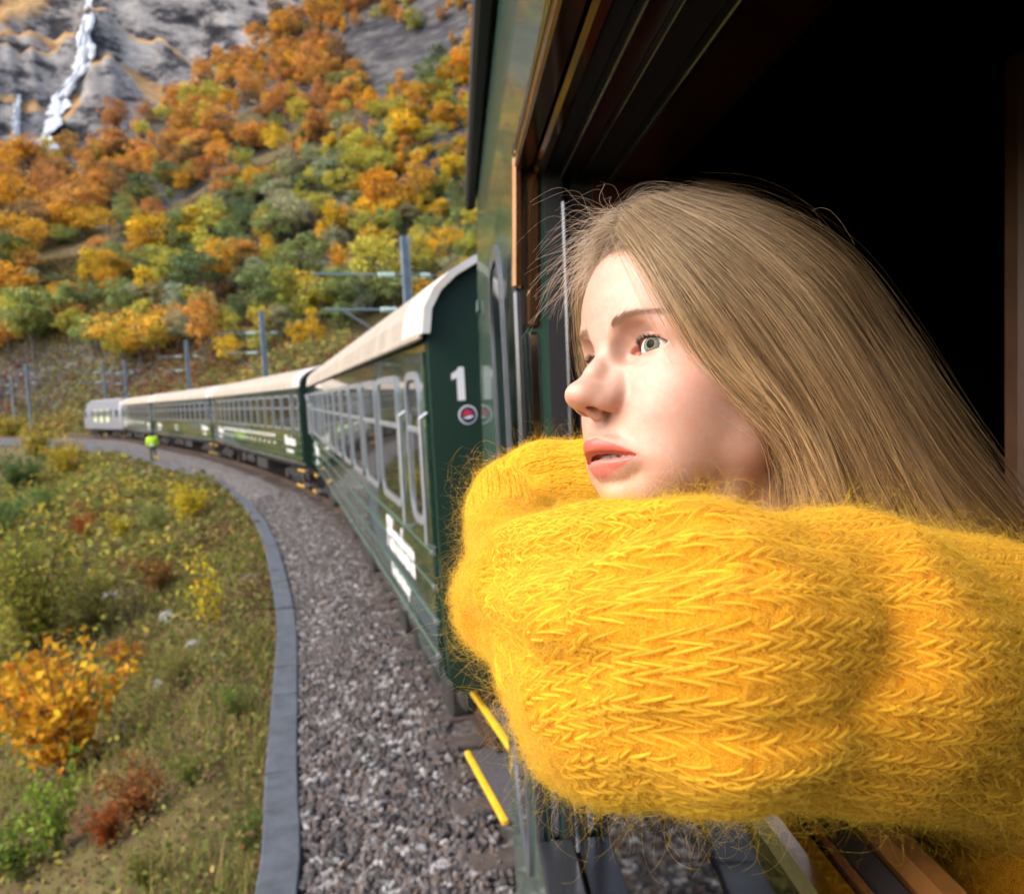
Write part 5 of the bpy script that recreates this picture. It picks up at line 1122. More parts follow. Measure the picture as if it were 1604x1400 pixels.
# ---- eyes, teeth
def mat_eye():
    m = bpy.data.materials.new('eyeball'); m.use_nodes = True; t = m.node_tree; p = t.nodes['Principled BSDF']
    a = N(t, 'ShaderNodeVertexColor', layer_name='tone'); t.links.new(a.outputs[0], p.inputs['Base Color'])
    p.inputs['Roughness'].default_value = 0.05; p.inputs['Specular IOR Level'].default_value = 0.05; p.inputs['Coat Weight'].default_value = 0.0; p.inputs['Coat Roughness'].default_value = 0.02
    return m
ME = mat_eye()
def eye_mesh(sx):
    # the gaze direction in head space
    g = np.array([-0.375, 0.925, 0.05]); g /= np.linalg.norm(g)
    nr, nc = 90, 96; V = [np.array([0, 0, 1.0])]; 
    th = np.linspace(0, 1, nr + 1)[1:] ** 1.0 * 2.2
    az = np.arange(nc) * 2 * math.pi / nc
    P = np.stack([np.outer(np.sin(th), np.cos(az)), np.outer(np.sin(th), np.sin(az)), np.outer(np.cos(th), np.ones(nc))], -1).reshape(-1, 3)
    P = np.concatenate([[[0, 0, 1.0]], P]); ang = np.concatenate([[0], np.repeat(th, nc)]); phi = np.concatenate([[0], np.tile(az, nr)])
    R = EYE_R + 0.75 * np.exp(-(ang / 0.40) ** 4)
    u = np.cross([0, 0, 1.0], g); u /= np.linalg.norm(u); w = np.cross(g, u)
    Q = (P[:, :1] * u + P[:, 1:2] * w + P[:, 2:] * g) * R[:, None] + EYE_C * [sx, 1, 1]
    ir = 0.515; pu = 0.24
    r = np.random.default_rng(3)
    fib = sum(np.sin(phi * k + r.uniform(0, 6.28) + 2.5 * ang / ir * r.uniform(-1, 1)) for k in (9, 14, 23, 31, 40)) / 5
    c = np.tile(np.array([0.66, 0.58, 0.55]), (len(Q), 1))
    red = np.clip((ang - 0.62) / 0.5, 0, 1)[:, None]; c = c * (1 - 0.35 * red) + np.array([0.75, 0.42, 0.36]) * 0.35 * red
    ti = np.clip((ang - pu) / (ir - pu), 0, 1)
    base = np.array([0.13, 0.155, 0.125]); inner = np.array([0.21, 0.19, 0.11]); rim = np.array([0.025, 0.03, 0.03])
    iris = inner * (1 - smooth_step(0.05, 0.4, ti))[:, None] + base * smooth_step(0.05, 0.4, ti)[:, None]
    iris = iris * (1 + 0.45 * fib)[:, None]
    iris = iris * (1 - smooth_step(0.72, 1.0, ti))[:, None] + rim * smooth_step(0.72, 1.0, ti)[:, None]
    k = smooth_step(ir + 0.03, ir - 0.02, ang)[:, None]; c = c * (1 - k) + iris * k
    k = smooth_step(pu + 0.015, pu - 0.015, ang)[:, None]; c = c * (1 - k) + np.array([0.006] * 3) * k
    F = [(0, 1 + k, 1 + (k + 1) % nc) for k in range(nc)]
    for i in range(nr - 1):
        for k in range(nc):
            a = 1 + i * nc + k; b = 1 + i * nc + (k + 1) % nc; F.append((a, a + nc, b + nc, b))
    me = raw_mesh('eyeball', hw(Q), F, True); vcol(me, 'tone', np.clip(c, 0, 1)); return me
for sx in (-1, 1):
    o = own(link('eyeball', eye_mesh(sx), ME)); o['label'] = 'grey green eye gazing out of the window'
tm = MB()
for k in range(-3, 4):                            # upper teeth along an arch
    xk = k * 6.0; hgt = 8.5 if abs(k) < 2 else 7.6
    yk = 81.5 - 0.022 * xk * xk; ang = math.atan(0.044 * xk)
    R3_ = np.array([[math.cos(ang), math.sin(ang), 0], [-math.sin(ang), math.cos(ang), 0], [0, 0, 1]])
    m_ = MB().bbox((-2.95, -2.0, -hgt), (2.95, 2.0, 2), 1.1); v = np.concatenate(m_.v) @ R3_.T + [xk, yk, -67.8]
    tm.add(hw(v), m_.f)
own(tm.build('teeth', mat('tooth', (0.55, 0.49, 0.43), 0.3)))
own(MB().add(hw([(-27, 70, -82), (27, 70, -82), (27, 70, -66), (-27, 70, -66), (-27, 66, -82), (27, 66, -82), (27, 66, -66), (-27, 66, -66)]), [(0, 1, 2, 3), (7, 6, 5, 4), (0, 4, 5, 1), (1, 5, 6, 2), (2, 6, 7, 3), (3, 7, 4, 0)]).build('mouth_lining', mat('gum', (0.10, 0.015, 0.012), 0.5)))
# ---- lashes and brows
lash_m = mat('lash', (0.035, 0.018, 0.012), 0.5); brow_m = mat('brow_hair', (0.21, 0.115, 0.06), 0.6)
def lash_strands(sx):
    S = []; Rr = []
    for k in range(130):
        x = 15.5 + 28.5 * (k + rng.uniform(-.4, .4)) / 129; t = (x - 14) / 30.5
        z = float(z_up(np.array(x))); y = EYE_C[1] + math.sqrt(max(1, (EYE_R + 1.5) ** 2 - (x - EYE_C[0]) ** 2 - (z - EYE_C[2]) ** 2))
        L = 0.60 * (4.5 + 4.2 * math.sin(min(1, t) * 2.6)) * rng.uniform(.75, 1.1)
        out = np.array([(x - 29) * 0.045 + rng.normal(0, .10), 1.0, -0.15 + rng.normal(0, .06)])
        s = np.linspace(0, 1, 6)[:, None]
        p = np.array([x, y, z]) + out * L * s * (1 - .25 * s) + np.array([0, 0, 1.0]) * L * .5 * s ** 2
        S.append(p * [sx, 1, 1]); Rr.append(np.linspace(.16, .045, 6) * .001)
    for k in range(45):
        x = 18 + 25 * (k + rng.uniform(-.4, .4)) / 44
        z = float(z_lo(np.array(x))); y = EYE_C[1] + math.sqrt(max(1, (EYE_R + 1.3) ** 2 - (x - EYE_C[0]) ** 2 - (z - EYE_C[2]) ** 2))
        L = 2.8 * rng.uniform(.6, 1.1); s = np.linspace(0, 1, 6)[:, None]
        p = np.array([x, y, z]) + np.array([(x - 29) * 0.03, .8, -.35]) * L * s - np.array([0, 0, 1.0]) * L * .25 * s ** 2
        S.append(p * [sx, 1, 1]); Rr.append(np.linspace(.05, .018, 6) * .001)
    return S, Rr
def face_y(x, z):                                 # front surface of the head at (x, z)
    m = (np.abs(HV[:, 0] - x) < 2.2) & (np.abs(HV[:, 2] - z) < 2.2) & (HV[:, 1] > 20)
    return HV[m, 1].max() if m.any() else 60.0
S, Rr = [], []; B, Br = [], []
for sx in (-1, 1):
    a, b = lash_strands(sx); S += a; Rr += b
    for k in range(460):
        t = rng.uniform(0, 1) ** 1.35; x = 13.5 + 35 * t
        zb = 13.6 + 4.6 * math.sin(t * 1.9)
        w = 3.1 * (1 - 0.72 * t) * (0.6 + 0.4 * min(1, t * 6)); z = zb + rng.normal(0, .62) * w
        y = face_y(sx * x, z); L = rng.uniform(3.5, 6.5)
        dirn = np.array([0.55 + .5 * t, -0.15 - .55 * t, 0.75 - 1.1 * t + rng.normal(0, .12)]); dirn /= np.linalg.norm(dirn)
        s = np.linspace(0, 1, 6)[:, None]
        p = np.array([x, y - .1, z]) + dirn * L * s + np.array([0, .35, 0]) * np.sin(s * 3.1) 
        B.append(p * [sx, 1, 1]); Br.append(np.linspace(.05, .018, 6) * .001)
own(hair_object('eyelashes', hw(np.array(S)), np.array(Rr), lash_m))['kind'] = 'stuff'
own(hair_object('eyebrows', hw(np.array(B)), np.array(Br), brow_m))['kind'] = 'stuff'
# ------------------------------------------------------------------ the yellow sweater
BL = []                                          # chains of (px, py, depth, radius)
def chain(*c): BL.append([(at(a, b, d), r) for a, b, d, r in c])
chain((1980, 1230, .70, .17), (1700, 1130, .61, .122), (1520, 1072, .53, .091), (1320, 1030, .455, .0755), (1120, 1026, .43, .0685), (995, 1045, .438, .060), (945, 1100, .445, .044))
chain((787, 938, .505, .032), (840, 935, .49, .042), (930, 950, .465, .052), (1060, 970, .445, .055))
chain((900, 872, .53, .017), (990, 856, .505, .020), (1060, 842, .485, .0185), (1110, 848, .47, .020), (1200, 885, .46, .028))
chain((1000, 866, .515, .015), (955, 835, .535, .013), (925, 862, .55, .017))
chain((796, 775, .66, .029), (850, 750, .66, .0265), (930, 746, .655, .0245), (990, 790, .66, .028))
chain((790, 800, .64, .027), (800, 850, .60, .024), (802, 905, .55, .027))
chain((1300, 905, .60, .040), (1430, 925, .60, .042), (1540, 985, .61, .056), (1720, 1095, .62, .10), (1950, 1210, .65, .15))
chain((1230, 980, .62, .07), (1450, 1120, .60, .085), (1640, 1370, .56, .118), (1780, 1650, .6, .18), (1850, 2000, .65, .2))
chain((1110, 930, .70, .06), (1250, 1010, .70, .08), (1500, 1200, .70, .12))
KS = [.012, .028, .005, .004, .008, .007, .012, .02, .02]
def sw_sdf(X, Y, Z):
    d = None; P = np.stack([X, Y, Z], -1)
    for ch_, k in zip(BL, KS):
        e = None
        for (a, ra), (b, rb) in zip(ch_[:-1], ch_[1:]):
            ab = (b - a).astype(np.float32); h = np.clip(((X - a[0]) * ab[0] + (Y - a[1]) * ab[1] + (Z - a[2]) * ab[2]) / float(ab @ ab), 0, 1)
            c = np.sqrt((X - a[0] - h * ab[0]) ** 2 + (Y - a[1] - h * ab[1]) ** 2 + (Z - a[2] - h * ab[2]) ** 2) - (ra + (rb - ra) * h)
            e = c if e is None else sm_min(e, c, .015)
        d = e if d is None else sm_min(d, e, k)
    return d
lo = C0 + np.array([-.10, .27, -.62]); hi = C0 + np.array([.78, .80, .06])
gx = np.linspace(lo[0], hi[0], 210, dtype=np.float32); gy = np.linspace(lo[1], hi[1], 130, dtype=np.float32); gz = np.linspace(lo[2], hi[2], 170, dtype=np.float32)
GX, GY, GZ = np.meshgrid(gx, gy, gz, indexing='ij')
vol = sw_sdf(GX, GY, GZ)
near_ = np.abs(vol) < .03; PN = np.stack([GX[near_], GY[near_], GZ[near_]], 1).astype(float)
fold = wav(PN * [1, .6, 1], 26, 2, 4) * .0055 + wav(PN * [1, 1, 1.5], 60, 2, 8) * .0012
def sw_hit(px, py):
    d_ = ray(px, py); s_ = np.linspace(.30, .80, 500); P_ = C0 + d_ * s_[:, None]; v_ = sw_sdf(P_[:, 0], P_[:, 1], P_[:, 2]); k_ = int(np.argmin(np.where(v_ < 0, np.arange(500), 500 + v_ * 1e3))); return P_[k_]
FOLDS = [([(765, 892), (830, 880), (880, 866), (935, 852)], -.012, .012), ([(930, 838), (990, 818), (1050, 806), (1110, 812)], .0065, .008), ([(945, 866), (1000, 848), (1060, 834), (1130, 840)], -.0065, .007), ([(940, 890), (1010, 870), (1080, 858), (1170, 866)], .0055, .009),
         ([(925, 912), (1000, 902), (1080, 896), (1190, 908)], -.005, .008), ([(735, 985), (790, 1015), (850, 1040), (930, 1050)], -.010, .012), ([(850, 1005), (1000, 965), (1200, 955), (1350, 975)], .004, .012), ([(880, 1105), (1000, 1135), (1200, 1150), (1330, 1120)], -.005, .012), ([(1370, 835), (1400, 930), (1400, 1040), (1370, 1130)], -.006, .016), ([(1120, 1200), (1250, 1180), (1400, 1120)], .005, .012),
         ([(800, 745), (850, 740), (930, 735)], -.003, .007), ([(780, 800), (860, 790), (940, 790)], .004, .010)]
FOLDW = [(np.array([sw_hit(*q) for q in f_]), a_, w_) for f_, a_, w_ in FOLDS]
def fold_field(X, Y, Z):
    out = 0
    for P_, a_, w_ in FOLDW:
        d2 = None
        for a, b in zip(P_[:-1], P_[1:]):
            ab = b - a; h = np.clip(((X - a[0]) * ab[0] + (Y - a[1]) * ab[1] + (Z - a[2]) * ab[2]) / float(ab @ ab), 0, 1); q = (X - a[0] - h * ab[0]) ** 2 + (Y - a[1] - h * ab[1]) ** 2 + (Z - a[2] - h * ab[2]) ** 2; d2 = q if d2 is None else np.minimum(d2, q)
        out = out + a_ * np.exp(-d2 / w_ ** 2)
    return out
fold = fold + fold_field(PN[:, 0], PN[:, 1], PN[:, 2])
vol[near_] -= fold.astype(np.float32)
# do not push into the chin and neck: cut the part of the head that would poke out
VS, QS = surface_nets(vol.astype(np.float32), gx, gy, gz); del GX, GY, GZ
def mat_knit():
    m = bpy.data.materials.new('yellow_knit'); m.use_nodes = True; t = m.node_tree; p = t.nodes['Principled BSDF']; g = N(t, 'ShaderNodeNewGeometry')
    n = N(t, 'ShaderNodeTexNoise'); n.inputs['Scale'].default_value = 160; n.inputs['Detail'].default_value = 4; t.links.new(g.outputs['Position'], n.inputs['Vector'])
    c = ramp(t, [(0.3, (0.46, 0.16, 0.003)), (0.7, (0.72, 0.34, 0.012))], n.outputs[0]); t.links.new(c.outputs[0], p.inputs['Base Color']); p.inputs['Roughness'].default_value = 0.9; p.inputs['Specular IOR Level'].default_value = 0.1  # base deeper orange than the yarn, painting shade into the stitch gaps
    p.inputs['Sheen Weight'].default_value = 0.5; p.inputs['Sheen Tint'].default_value = (1, .8, .25, 1)
    b = N(t, 'ShaderNodeBump'); b.inputs['Strength'].default_value = 0.9; b.inputs['Distance'].default_value = 0.003; t.links.new(n.outputs[0], b.inputs['Height']); t.links.new(b.outputs[0], p.inputs['Normal'])
    return m
def mat_fibre(name, col, tl=0.45, attr=True):
    m = bpy.data.materials.new(name); m.use_nodes = True; t = m.node_tree; t.nodes.clear(); o = N(t, 'ShaderNodeOutputMaterial'); df = N(t, 'ShaderNodeBsdfDiffuse'); tr = N(t, 'ShaderNodeBsdfTranslucent'); ms = N(t, 'ShaderNodeMixShader'); ms.inputs[0].default_value = tl
    if attr:
        a = N(t, 'ShaderNodeAttribute', attribute_name='tint'); t.links.new(a.outputs['Color'], df.inputs[0]); t.links.new(a.outputs['Color'], tr.inputs[0])
    else: df.inputs[0].default_value = (*col, 1); tr.inputs[0].default_value = (*col, 1)
    t.links.new(df.outputs[0], ms.inputs[1]); t.links.new(tr.outputs[0], ms.inputs[2]); t.links.new(ms.outputs[0], o.inputs[0]); return m
M_KNIT = mat_knit(); M_YARN = mat_fibre('yellow_yarn', (.8, .45, .02)); M_FUZZ = mat_fibre('mohair', (.85, .55, .05))
sw_me = raw_mesh('sweater', VS, QS, True); sweater = own(link('sweater', sw_me, M_KNIT)); sweater['label'] = 'fuzzy mustard yellow knit sweater'
# surface samples with normals
TRI = np.concatenate([QS[:, [0, 1, 2]], QS[:, [0, 2, 3]]]); A_, B_, C_ = VS[TRI[:, 0]], VS[TRI[:, 1]], VS[TRI[:, 2]]
NRM = np.cross(B_ - A_, C_ - A_); AREA = np.linalg.norm(NRM, axis=1); NRM /= AREA[:, None] + 1e-12
cen = (A_ + B_ + C_) / 3; vd = cen - C0; dep_ = vd @ FW; pj = proj(cen); facing = -(NRM * vd).sum(1) / np.linalg.norm(vd, axis=1)
if np.median(facing[(pj[:, 0] > 900) & (pj[:, 0] < 1200) & (pj[:, 1] > 900) & (pj[:, 1] < 1150) & (dep_ < .40)]) < 0: NRM = -NRM; facing = -facing
def sample_surface(n, wgt):
    w = AREA * wgt; k = rng.choice(len(TRI), n, p=w / w.sum()); u = rng.uniform(0, 1, (n, 2)); m_ = u.sum(1) > 1; u[m_] = 1 - u[m_]
    return A_[k] + (B_[k] - A_[k]) * u[:, :1] + (C_[k] - A_[k]) * u[:, 1:], NRM[k]
inview = ((pj[:, 0] > 640) & (pj[:, 0] < 1660) & (pj[:, 1] < 1460) & (facing > -.45)).astype(float) * 1.0 + .03
def fibres(n, Lmin, Lmax, rad, curl, lift, bright, k=7):
    P, Nn = sample_surface(n, inview); tdir = np.cross(Nn, rng.normal(0, 1, (n, 3))); tdir /= np.linalg.norm(tdir, axis=1)[:, None] + 1e-9
    L = rng.uniform(Lmin, Lmax, n)[:, None] * (1 + .6 * (rng.uniform(0, 1, n)[:, None] > .93)); lf = np.abs(rng.normal(0, 1, n))[:, None] * lift + .08
    s = np.linspace(0, 1, k); d = tdir + Nn * lf; d /= np.linalg.norm(d, axis=1)[:, None]; sidev = np.cross(d, Nn); ph = rng.uniform(0, 6.28, (n, 1)); fq = rng.uniform(1.5, 5, (n, 1)); am = L * curl * rng.uniform(.3, 1, (n, 1))
    S = np.empty((n, k, 3))
    for i in range(k):
        S[:, i] = P + d * L * s[i] + sidev * am * (np.sin(fq * s[i] + ph) - np.sin(ph)) + Nn * am * .7 * (np.cos(fq * 1.3 * s[i] + ph) - np.cos(ph)) * .6 + Nn * .0003
    R_ = np.tile(np.linspace(1, .45, k), (n, 1)) * rad * rng.uniform(.7, 1.3, (n, 1)); c = np.array([.96, .62, .075]) * rng.uniform(.72, 1.1, (n, 1)) * bright + np.array([.0, .04, .02]) * rng.uniform(0, 1, (n, 1)); return S, R_, np.clip(c, 0, .95)
S, R_, c = fibres(200000, .003, .010, .00006, .5, .30, 1.0); o = own(hair_object('short_fuzz', S, R_, M_FUZZ, None, c)); o.parent = sweater; o.matrix_parent_inverse = Matrix.Identity(4); o['kind'] = 'stuff'
S, R_, c = fibres(16000, .010, .032, .000035, .55, .6, 1.0, 9); o = own(hair_object('long_fuzz', S, R_, M_FUZZ, None, c)); o.parent = sweater; o.matrix_parent_inverse = Matrix.Identity(4); o['kind'] = 'stuff'
# knit stitches: columns of V-shaped loops running along the sleeve
def sdf_pts(P): return sw_sdf(P[:, 0], P[:, 1], P[:, 2]) - (wav(P * [1, .6, 1], 26, 2, 4) * .0055 + wav(P * [1.0, 1, 1.5], 60, 2, 8) * .0012 + fold_field(P[:, 0], P[:, 1], P[:, 2]))
def stitch_rows(axis_pts, w, dl, r_yarn, amin, amax, rmax):
    AX = catmull(np.array(axis_pts), 200); sl = np.concatenate([[0], np.cumsum(np.linalg.norm(np.diff(AX, axis=0), axis=1))]); T = np.gradient(AX, axis=0); T /= np.linalg.norm(T, axis=1)[:, None]
    nst = int(sl[-1] / dl); mean_r = .072; na = int((amax - amin) * mean_r / w); U = []; ANG = []
    legs_u, legs_a = [], []
    for j in range(na):
        a0 = amin + (amax - amin) * (j + .5 + .25 * math.sin(j * 2.3)) / na; da = (amax - amin) / na
        for k in range(nst):
            u0 = (k + .5 * (j % 2) * 0) * dl + rng.normal(0, dl * .08) + dl * 1.6 * math.sin(j * .9)
            for sg in (-1, 1):
                t = np.linspace(0, 1, 6); legs_u.append(u0 + dl * 1.30 * t); legs_a.append(a0 + sg * da * (.50 - .43 * t ** .8) + rng.normal(0, da * .05))
    Uq = np.clip(np.array(legs_u), 0, sl[-1]); Aq = np.array(legs_a); n, k = Uq.shape
    ctr = np.stack([np.interp(Uq.ravel(), sl, AX[:, i]) for i in range(3)], 1); tt_ = np.stack([np.interp(Uq.ravel(), sl, T[:, i]) for i in range(3)], 1)
    upv = np.array([0, 0, 1.0]) - tt_ * tt_[:, 2:]; upv /= np.linalg.norm(upv, axis=1)[:, None]; sv = np.cross(tt_, upv)      # angle 0 = up, growing towards the camera side
    if sv[len(sv) // 2] @ FW > 0: sv = -sv
    dirv = np.cos(Aq.ravel())[:, None] * upv + np.sin(Aq.ravel())[:, None] * sv
    rr = np.full(len(ctr), .02)
    for it in range(26):
        dd_ = sdf_pts(ctr + dirv * rr[:, None]); rr = rr - np.clip(dd_, -.02, .02) * .8
    bul = np.tile(np.sin(np.linspace(0.15, 1, k) * math.pi) * r_yarn * 1.3, n) + r_yarn * .35
    S = (ctr + dirv * (rr + bul)[:, None]).reshape(n, k, 3); ok = (rng.uniform(0, 1, n) > .05) & (np.abs(np.diff(rr.reshape(n, k), axis=1)).max(1) < .006) & (rr.reshape(n, k).max(1) < rmax)
    return S[ok]
axis_main = [at(*q) for q in ((1620, 1100, .57), (1480, 1060, .51), (1320, 1028, .455), (1100, 1022, .43), (980, 1040, .44), (900, 1075, .455))]
S = stitch_rows(axis_main, .0100, .0056, .0010, -.9, 3.3, .13); n = len(S)
def yarn(name, S, r0):
    n, k, _ = S.shape; R_ = np.tile(np.array([.7, .95, 1.0, 1.0, .95, .7]), (n, 1)) * r0 * rng.uniform(.75, 1.2, (n, 1)); c = np.array([.95, .60, .06]) * rng.uniform(.75, 1.08, (n, 1))
    o = own(hair_object(name, S, R_, M_YARN, None, np.clip(c, 0, .95))); o.parent = sweater; o.matrix_parent_inverse = Matrix.Identity(4); o['kind'] = 'stuff'
yarn('knit_stitches', S, .00082)
axis2 = [at(*q) for q in ((1010, 800, .66), (930, 752, .655), (860, 758, .66), (806, 780, .655), (800, 840, .61))]
S = stitch_rows(axis2, .0070, .0046, .0008, -1.6, 2.4, .05); yarn('cuff_stitches', S, .0007)
axis3 = [at(*q) for q in ((1060, 945, .455), (930, 935, .475), (840, 928, .50), (800, 938, .505))]
S = stitch_rows(axis3, .0095, .0056, .0010, -1.2, 2.2, .075); yarn('elbow_stitches', S, .00075)
# a hand tucked under the chin between the sleeves
def hand():
    p = lambda a, b, d: at(a, b, d)
    nodes = [(p(985, 835, .565), .014), (p(955, 822, .56), .017), (p(935, 812, .558), .013)]; edges = [(0, 1), (1, 2)]; V = [(*q, r) for q, r in nodes]
    for f_, (dx, dy, dd, L) in enumerate(((-14, -6, .012, 1.0), (-16, -2, .004, 1.1), (-15, 3, -.004, 1.05), (-12, 8, -.010, .85), (6, -10, .016, .75))):
        b0 = len(V); base = 2 if f_ < 4 else 1; q0 = np.array([937 if f_ < 4 else 955, 810 + dy * .8, .558 + dd])
        for j in (1, 2, 3):
            V.append((*p(q0[0] + dx * L * j * .62, q0[1] + dy * .2 * j + (j > 1) * 2.0 * (j - 1), q0[2] + dd * .3 * j + .002 * j * j), .0082 - .0006 * j)); edges.append((base if j == 1 else b0 + j - 2, b0 + j - 1))
    return skinned('hand', V, edges, mat('hand_skin', (0.66, 0.435, 0.345), 0.45), None, 2, 0)
own(hand())
# ------------------------------------------------------------------ the hair
def mat_hair():
    m = bpy.data.materials.new('blonde_hair'); m.use_nodes = True; t = m.node_tree; t.nodes.clear(); o = N(t, 'ShaderNodeOutputMaterial'); h = N(t, 'ShaderNodeBsdfHairPrincipled')
    try: h.model = 'CHIANG'
    except Exception: pass
    h.parametrization = 'COLOR'; a = N(t, 'ShaderNodeAttribute', attribute_name='tint'); t.links.new(a.outputs['Color'], h.inputs['Color'])
    h.inputs['Roughness'].default_value = 0.32; h.inputs['Radial Roughness'].default_value = 0.45; h.inputs['Coat'].default_value = 0.0; h.inputs['IOR'].default_value = 1.38; df = N(t, 'ShaderNodeBsdfDiffuse'); t.links.new(a.outputs['Color'], df.inputs[0]); ms = N(t, 'ShaderNodeMixShader'); ms.inputs[0].default_value = 0.45; t.links.new(h.outputs[0], ms.inputs[1]); t.links.new(df.outputs[0], ms.inputs[2]); t.links.new(ms.outputs[0], o.inputs[0]); return m
M_HAIR = mat_hair()
GN = [[(985, 359, .584), (1015, 404, .550), (1055, 475, .534), (1100, 552, .534), (1160, 612, .532), (1215, 660, .535), (1240, 705, .540), (1252, 760, .542), (1262, 835, .545)],
      [(990, 346, .586), (1050, 391, .545), (1120, 470, .528), (1185, 560, .528), (1240, 640, .528), (1275, 715, .530), (1297, 780, .535), (1310, 830, .54), (1320, 870, .545)],
      [(1005, 337, .590), (1100, 383, .546), (1195, 470, .533), (1265, 570, .530), (1320, 665, .535), (1360, 750, .540), (1395, 820, .545), (1415, 865, .55), (1430, 900, .555)],
      [(1030, 327, .600), (1150, 371, .564), (1255, 455, .545), (1330, 560, .545), (1390, 660, .550), (1445, 750, .555), (1495, 820, .560), (1530, 870, .565), (1560, 910, .57)],
      [(1060, 320, .610), (1190, 351, .582), (1300, 420, .575), (1380, 530, .585), (1450, 640, .585), (1515, 735, .590), (1580, 820, .595), (1620, 870, .60), (1650, 910, .605)],
      [(1090, 319, .625), (1205, 343, .615), (1312, 408, .625), (1402, 522, .625), (1480, 640, .630), (1555, 750, .635), (1625, 840, .64), (1700, 890, .65), (1740, 940, .655)]]
GF = [[(985, 359, .590), (966, 360, .602), (946, 387, .620), (930, 432, .637), (923, 490, .655), (930, 555, .675), (950, 635, .69), (960, 720, .69), (985, 800, .69)],
      [(1000, 345, .600), (970, 342, .620), (948, 368, .642), (934, 412, .662), (928, 478, .682), (935, 565, .700), (965, 680, .71), (1000, 780, .715), (1030, 850, .72)],
      [(1040, 325, .625), (1010, 322, .650), (985, 346, .680), (970, 404, .705), (975, 500, .720), (1000, 620, .73), (1050, 740, .735), (1100, 830, .74), (1140, 900, .74)],
      [(1090, 317, .64), (1110, 326, .670), (1130, 363, .700), (1150, 430, .715), (1180, 540, .72), (1230, 660, .72), (1300, 770, .72), (1370, 850, .72), (1430, 920, .72)],
      [(1095, 316, .635), (1180, 332, .650), (1260, 379, .665), (1330, 460, .675), (1400, 570, .68), (1470, 690, .685), (1550, 800, .69), (1610, 870, .69), (1650, 930, .69)]]
def to_w(G): return np.array([[at(*q) for q in g] for g in G])
def sheet(G, v, K=26):
    """strands interpolated between guide strands; v in 0..1 for each strand"""
    W_ = to_w(G); fine = np.stack([catmull(g, K) for g in W_]); m_ = len(G); x = v * (m_ - 1); i = np.clip(x.astype(int), 0, m_ - 2); f = (x - i)[:, None, None]
    Q = np.concatenate([[2 * fine[0] - fine[1]], fine, [2 * fine[-1] - fine[-2]]]); a, b, c, d = Q[i], Q[i + 1], Q[i + 2], Q[i + 3]
    return .5 * (2 * b + (c - a) * f + (2 * a - 5 * b + 4 * c - d) * f ** 2 + (3 * b - a - 3 * c + d) * f ** 3)
def locks(G, n_lock, per, thick, K=26, rad=.000075, wid=.006, seed=1, vpow=1.0, depth_w=.03, fly=.04):
    r = np.random.default_rng(seed); nl = n_lock; v0 = r.uniform(0, 1, nl) ** vpow; lay = r.uniform(0, 1, nl) ** 1.3
    t = np.linspace(0, 1, K); v1 = np.clip(v0 + r.normal(0, .075, nl), 0, 1); base = sheet(G, v0, K) * (1 - t)[None, :, None] + sheet(G, v1, K) * t[None, :, None]
    base = base + FW * (lay * thick)[:, None, None] * np.sin(np.clip(t * 1.15, 0, 1) * math.pi * .5)[None, :, None] * 1.0
    amp = r.normal(0, 1, (nl, 2)) * .0080; ph = r.uniform(0, 6.28, (nl, 2)); fr = r.uniform(2, 6, (nl, 2))
    base += (UP[None, None] * (amp[:, 0, None] * np.sin(fr[:, 0, None] * t + ph[:, 0, None]) * t)[..., None]) + (FW[None, None] * (amp[:, 1, None] * np.sin(fr[:, 1, None] * t + ph[:, 1, None]) * t)[..., None])
    n = nl * per; B = np.repeat(base, per, 0); w = r.normal(0, 1, (n, 2)) * wid * np.repeat(r.uniform(.4, 1.3, nl), per)[:, None]
    tan = np.gradient(B, axis=1); tan /= np.linalg.norm(tan, axis=2)[..., None]; s1 = np.cross(tan, FW); s1 /= np.linalg.norm(s1, axis=2)[..., None] + 1e-9
    sp = (.45 + .55 * np.sin(t * math.pi * .9 + .2)) * (1 - .35 * t)
    S = B + s1 * (w[:, 0, None] * sp)[..., None] + FW * (w[:, 1, None] * sp * .7)[..., None]
    S = S + r.normal(0, .0035, (n, 1, 3)) * ((1 - t) ** 3)[None, :, None]
    fl = (r.uniform(0, 1, n) < fly)[:, None, None] * r.normal(0, 1, (n, 1, 3)) * .010 * (t[None, :, None] ** 1.2); S = S + fl
    pf = r.uniform(1, 9, (n, 1)); pp = r.uniform(0, 6.28, (n, 1)); S += s1 * (r.normal(0, .0006, (n, 1)) * np.sin(pf * t * 3 + pp))[..., None]
    cut = r.uniform(.86, 1.0, n); tt_ = t[None] * cut[:, None]; idx = tt_ * (K - 1); i0 = np.clip(idx.astype(int), 0, K - 2); f = (idx - i0)[..., None]; rows = np.arange(n)[:, None]; S = S[rows, i0] * (1 - f) + S[rows, i0 + 1] * f
    R_ = np.tile(np.concatenate([np.linspace(.8, 1, 4), np.ones(K - 10), np.linspace(1, .35, 6)]), (n, 1)) * rad * r.uniform(.7, 1.25, (n, 1))
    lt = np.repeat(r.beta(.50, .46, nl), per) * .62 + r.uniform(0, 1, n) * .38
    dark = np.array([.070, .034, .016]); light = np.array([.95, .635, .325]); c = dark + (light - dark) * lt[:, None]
    cp = c[:, None] * (np.interp(t, [0, .12, .28, .5, 1], [.42, .55, .78, 1.0, 1.0]))[None, :, None] * (np.interp(np.repeat(v0, per), [0, .5, .8, 1], [1, .88, .55, .35]) if len(G) > 5 else np.full(n, .6))[:, None, None]  # strands towards the back tinted darker to imitate shade inside the coach
    return S, R_, cp
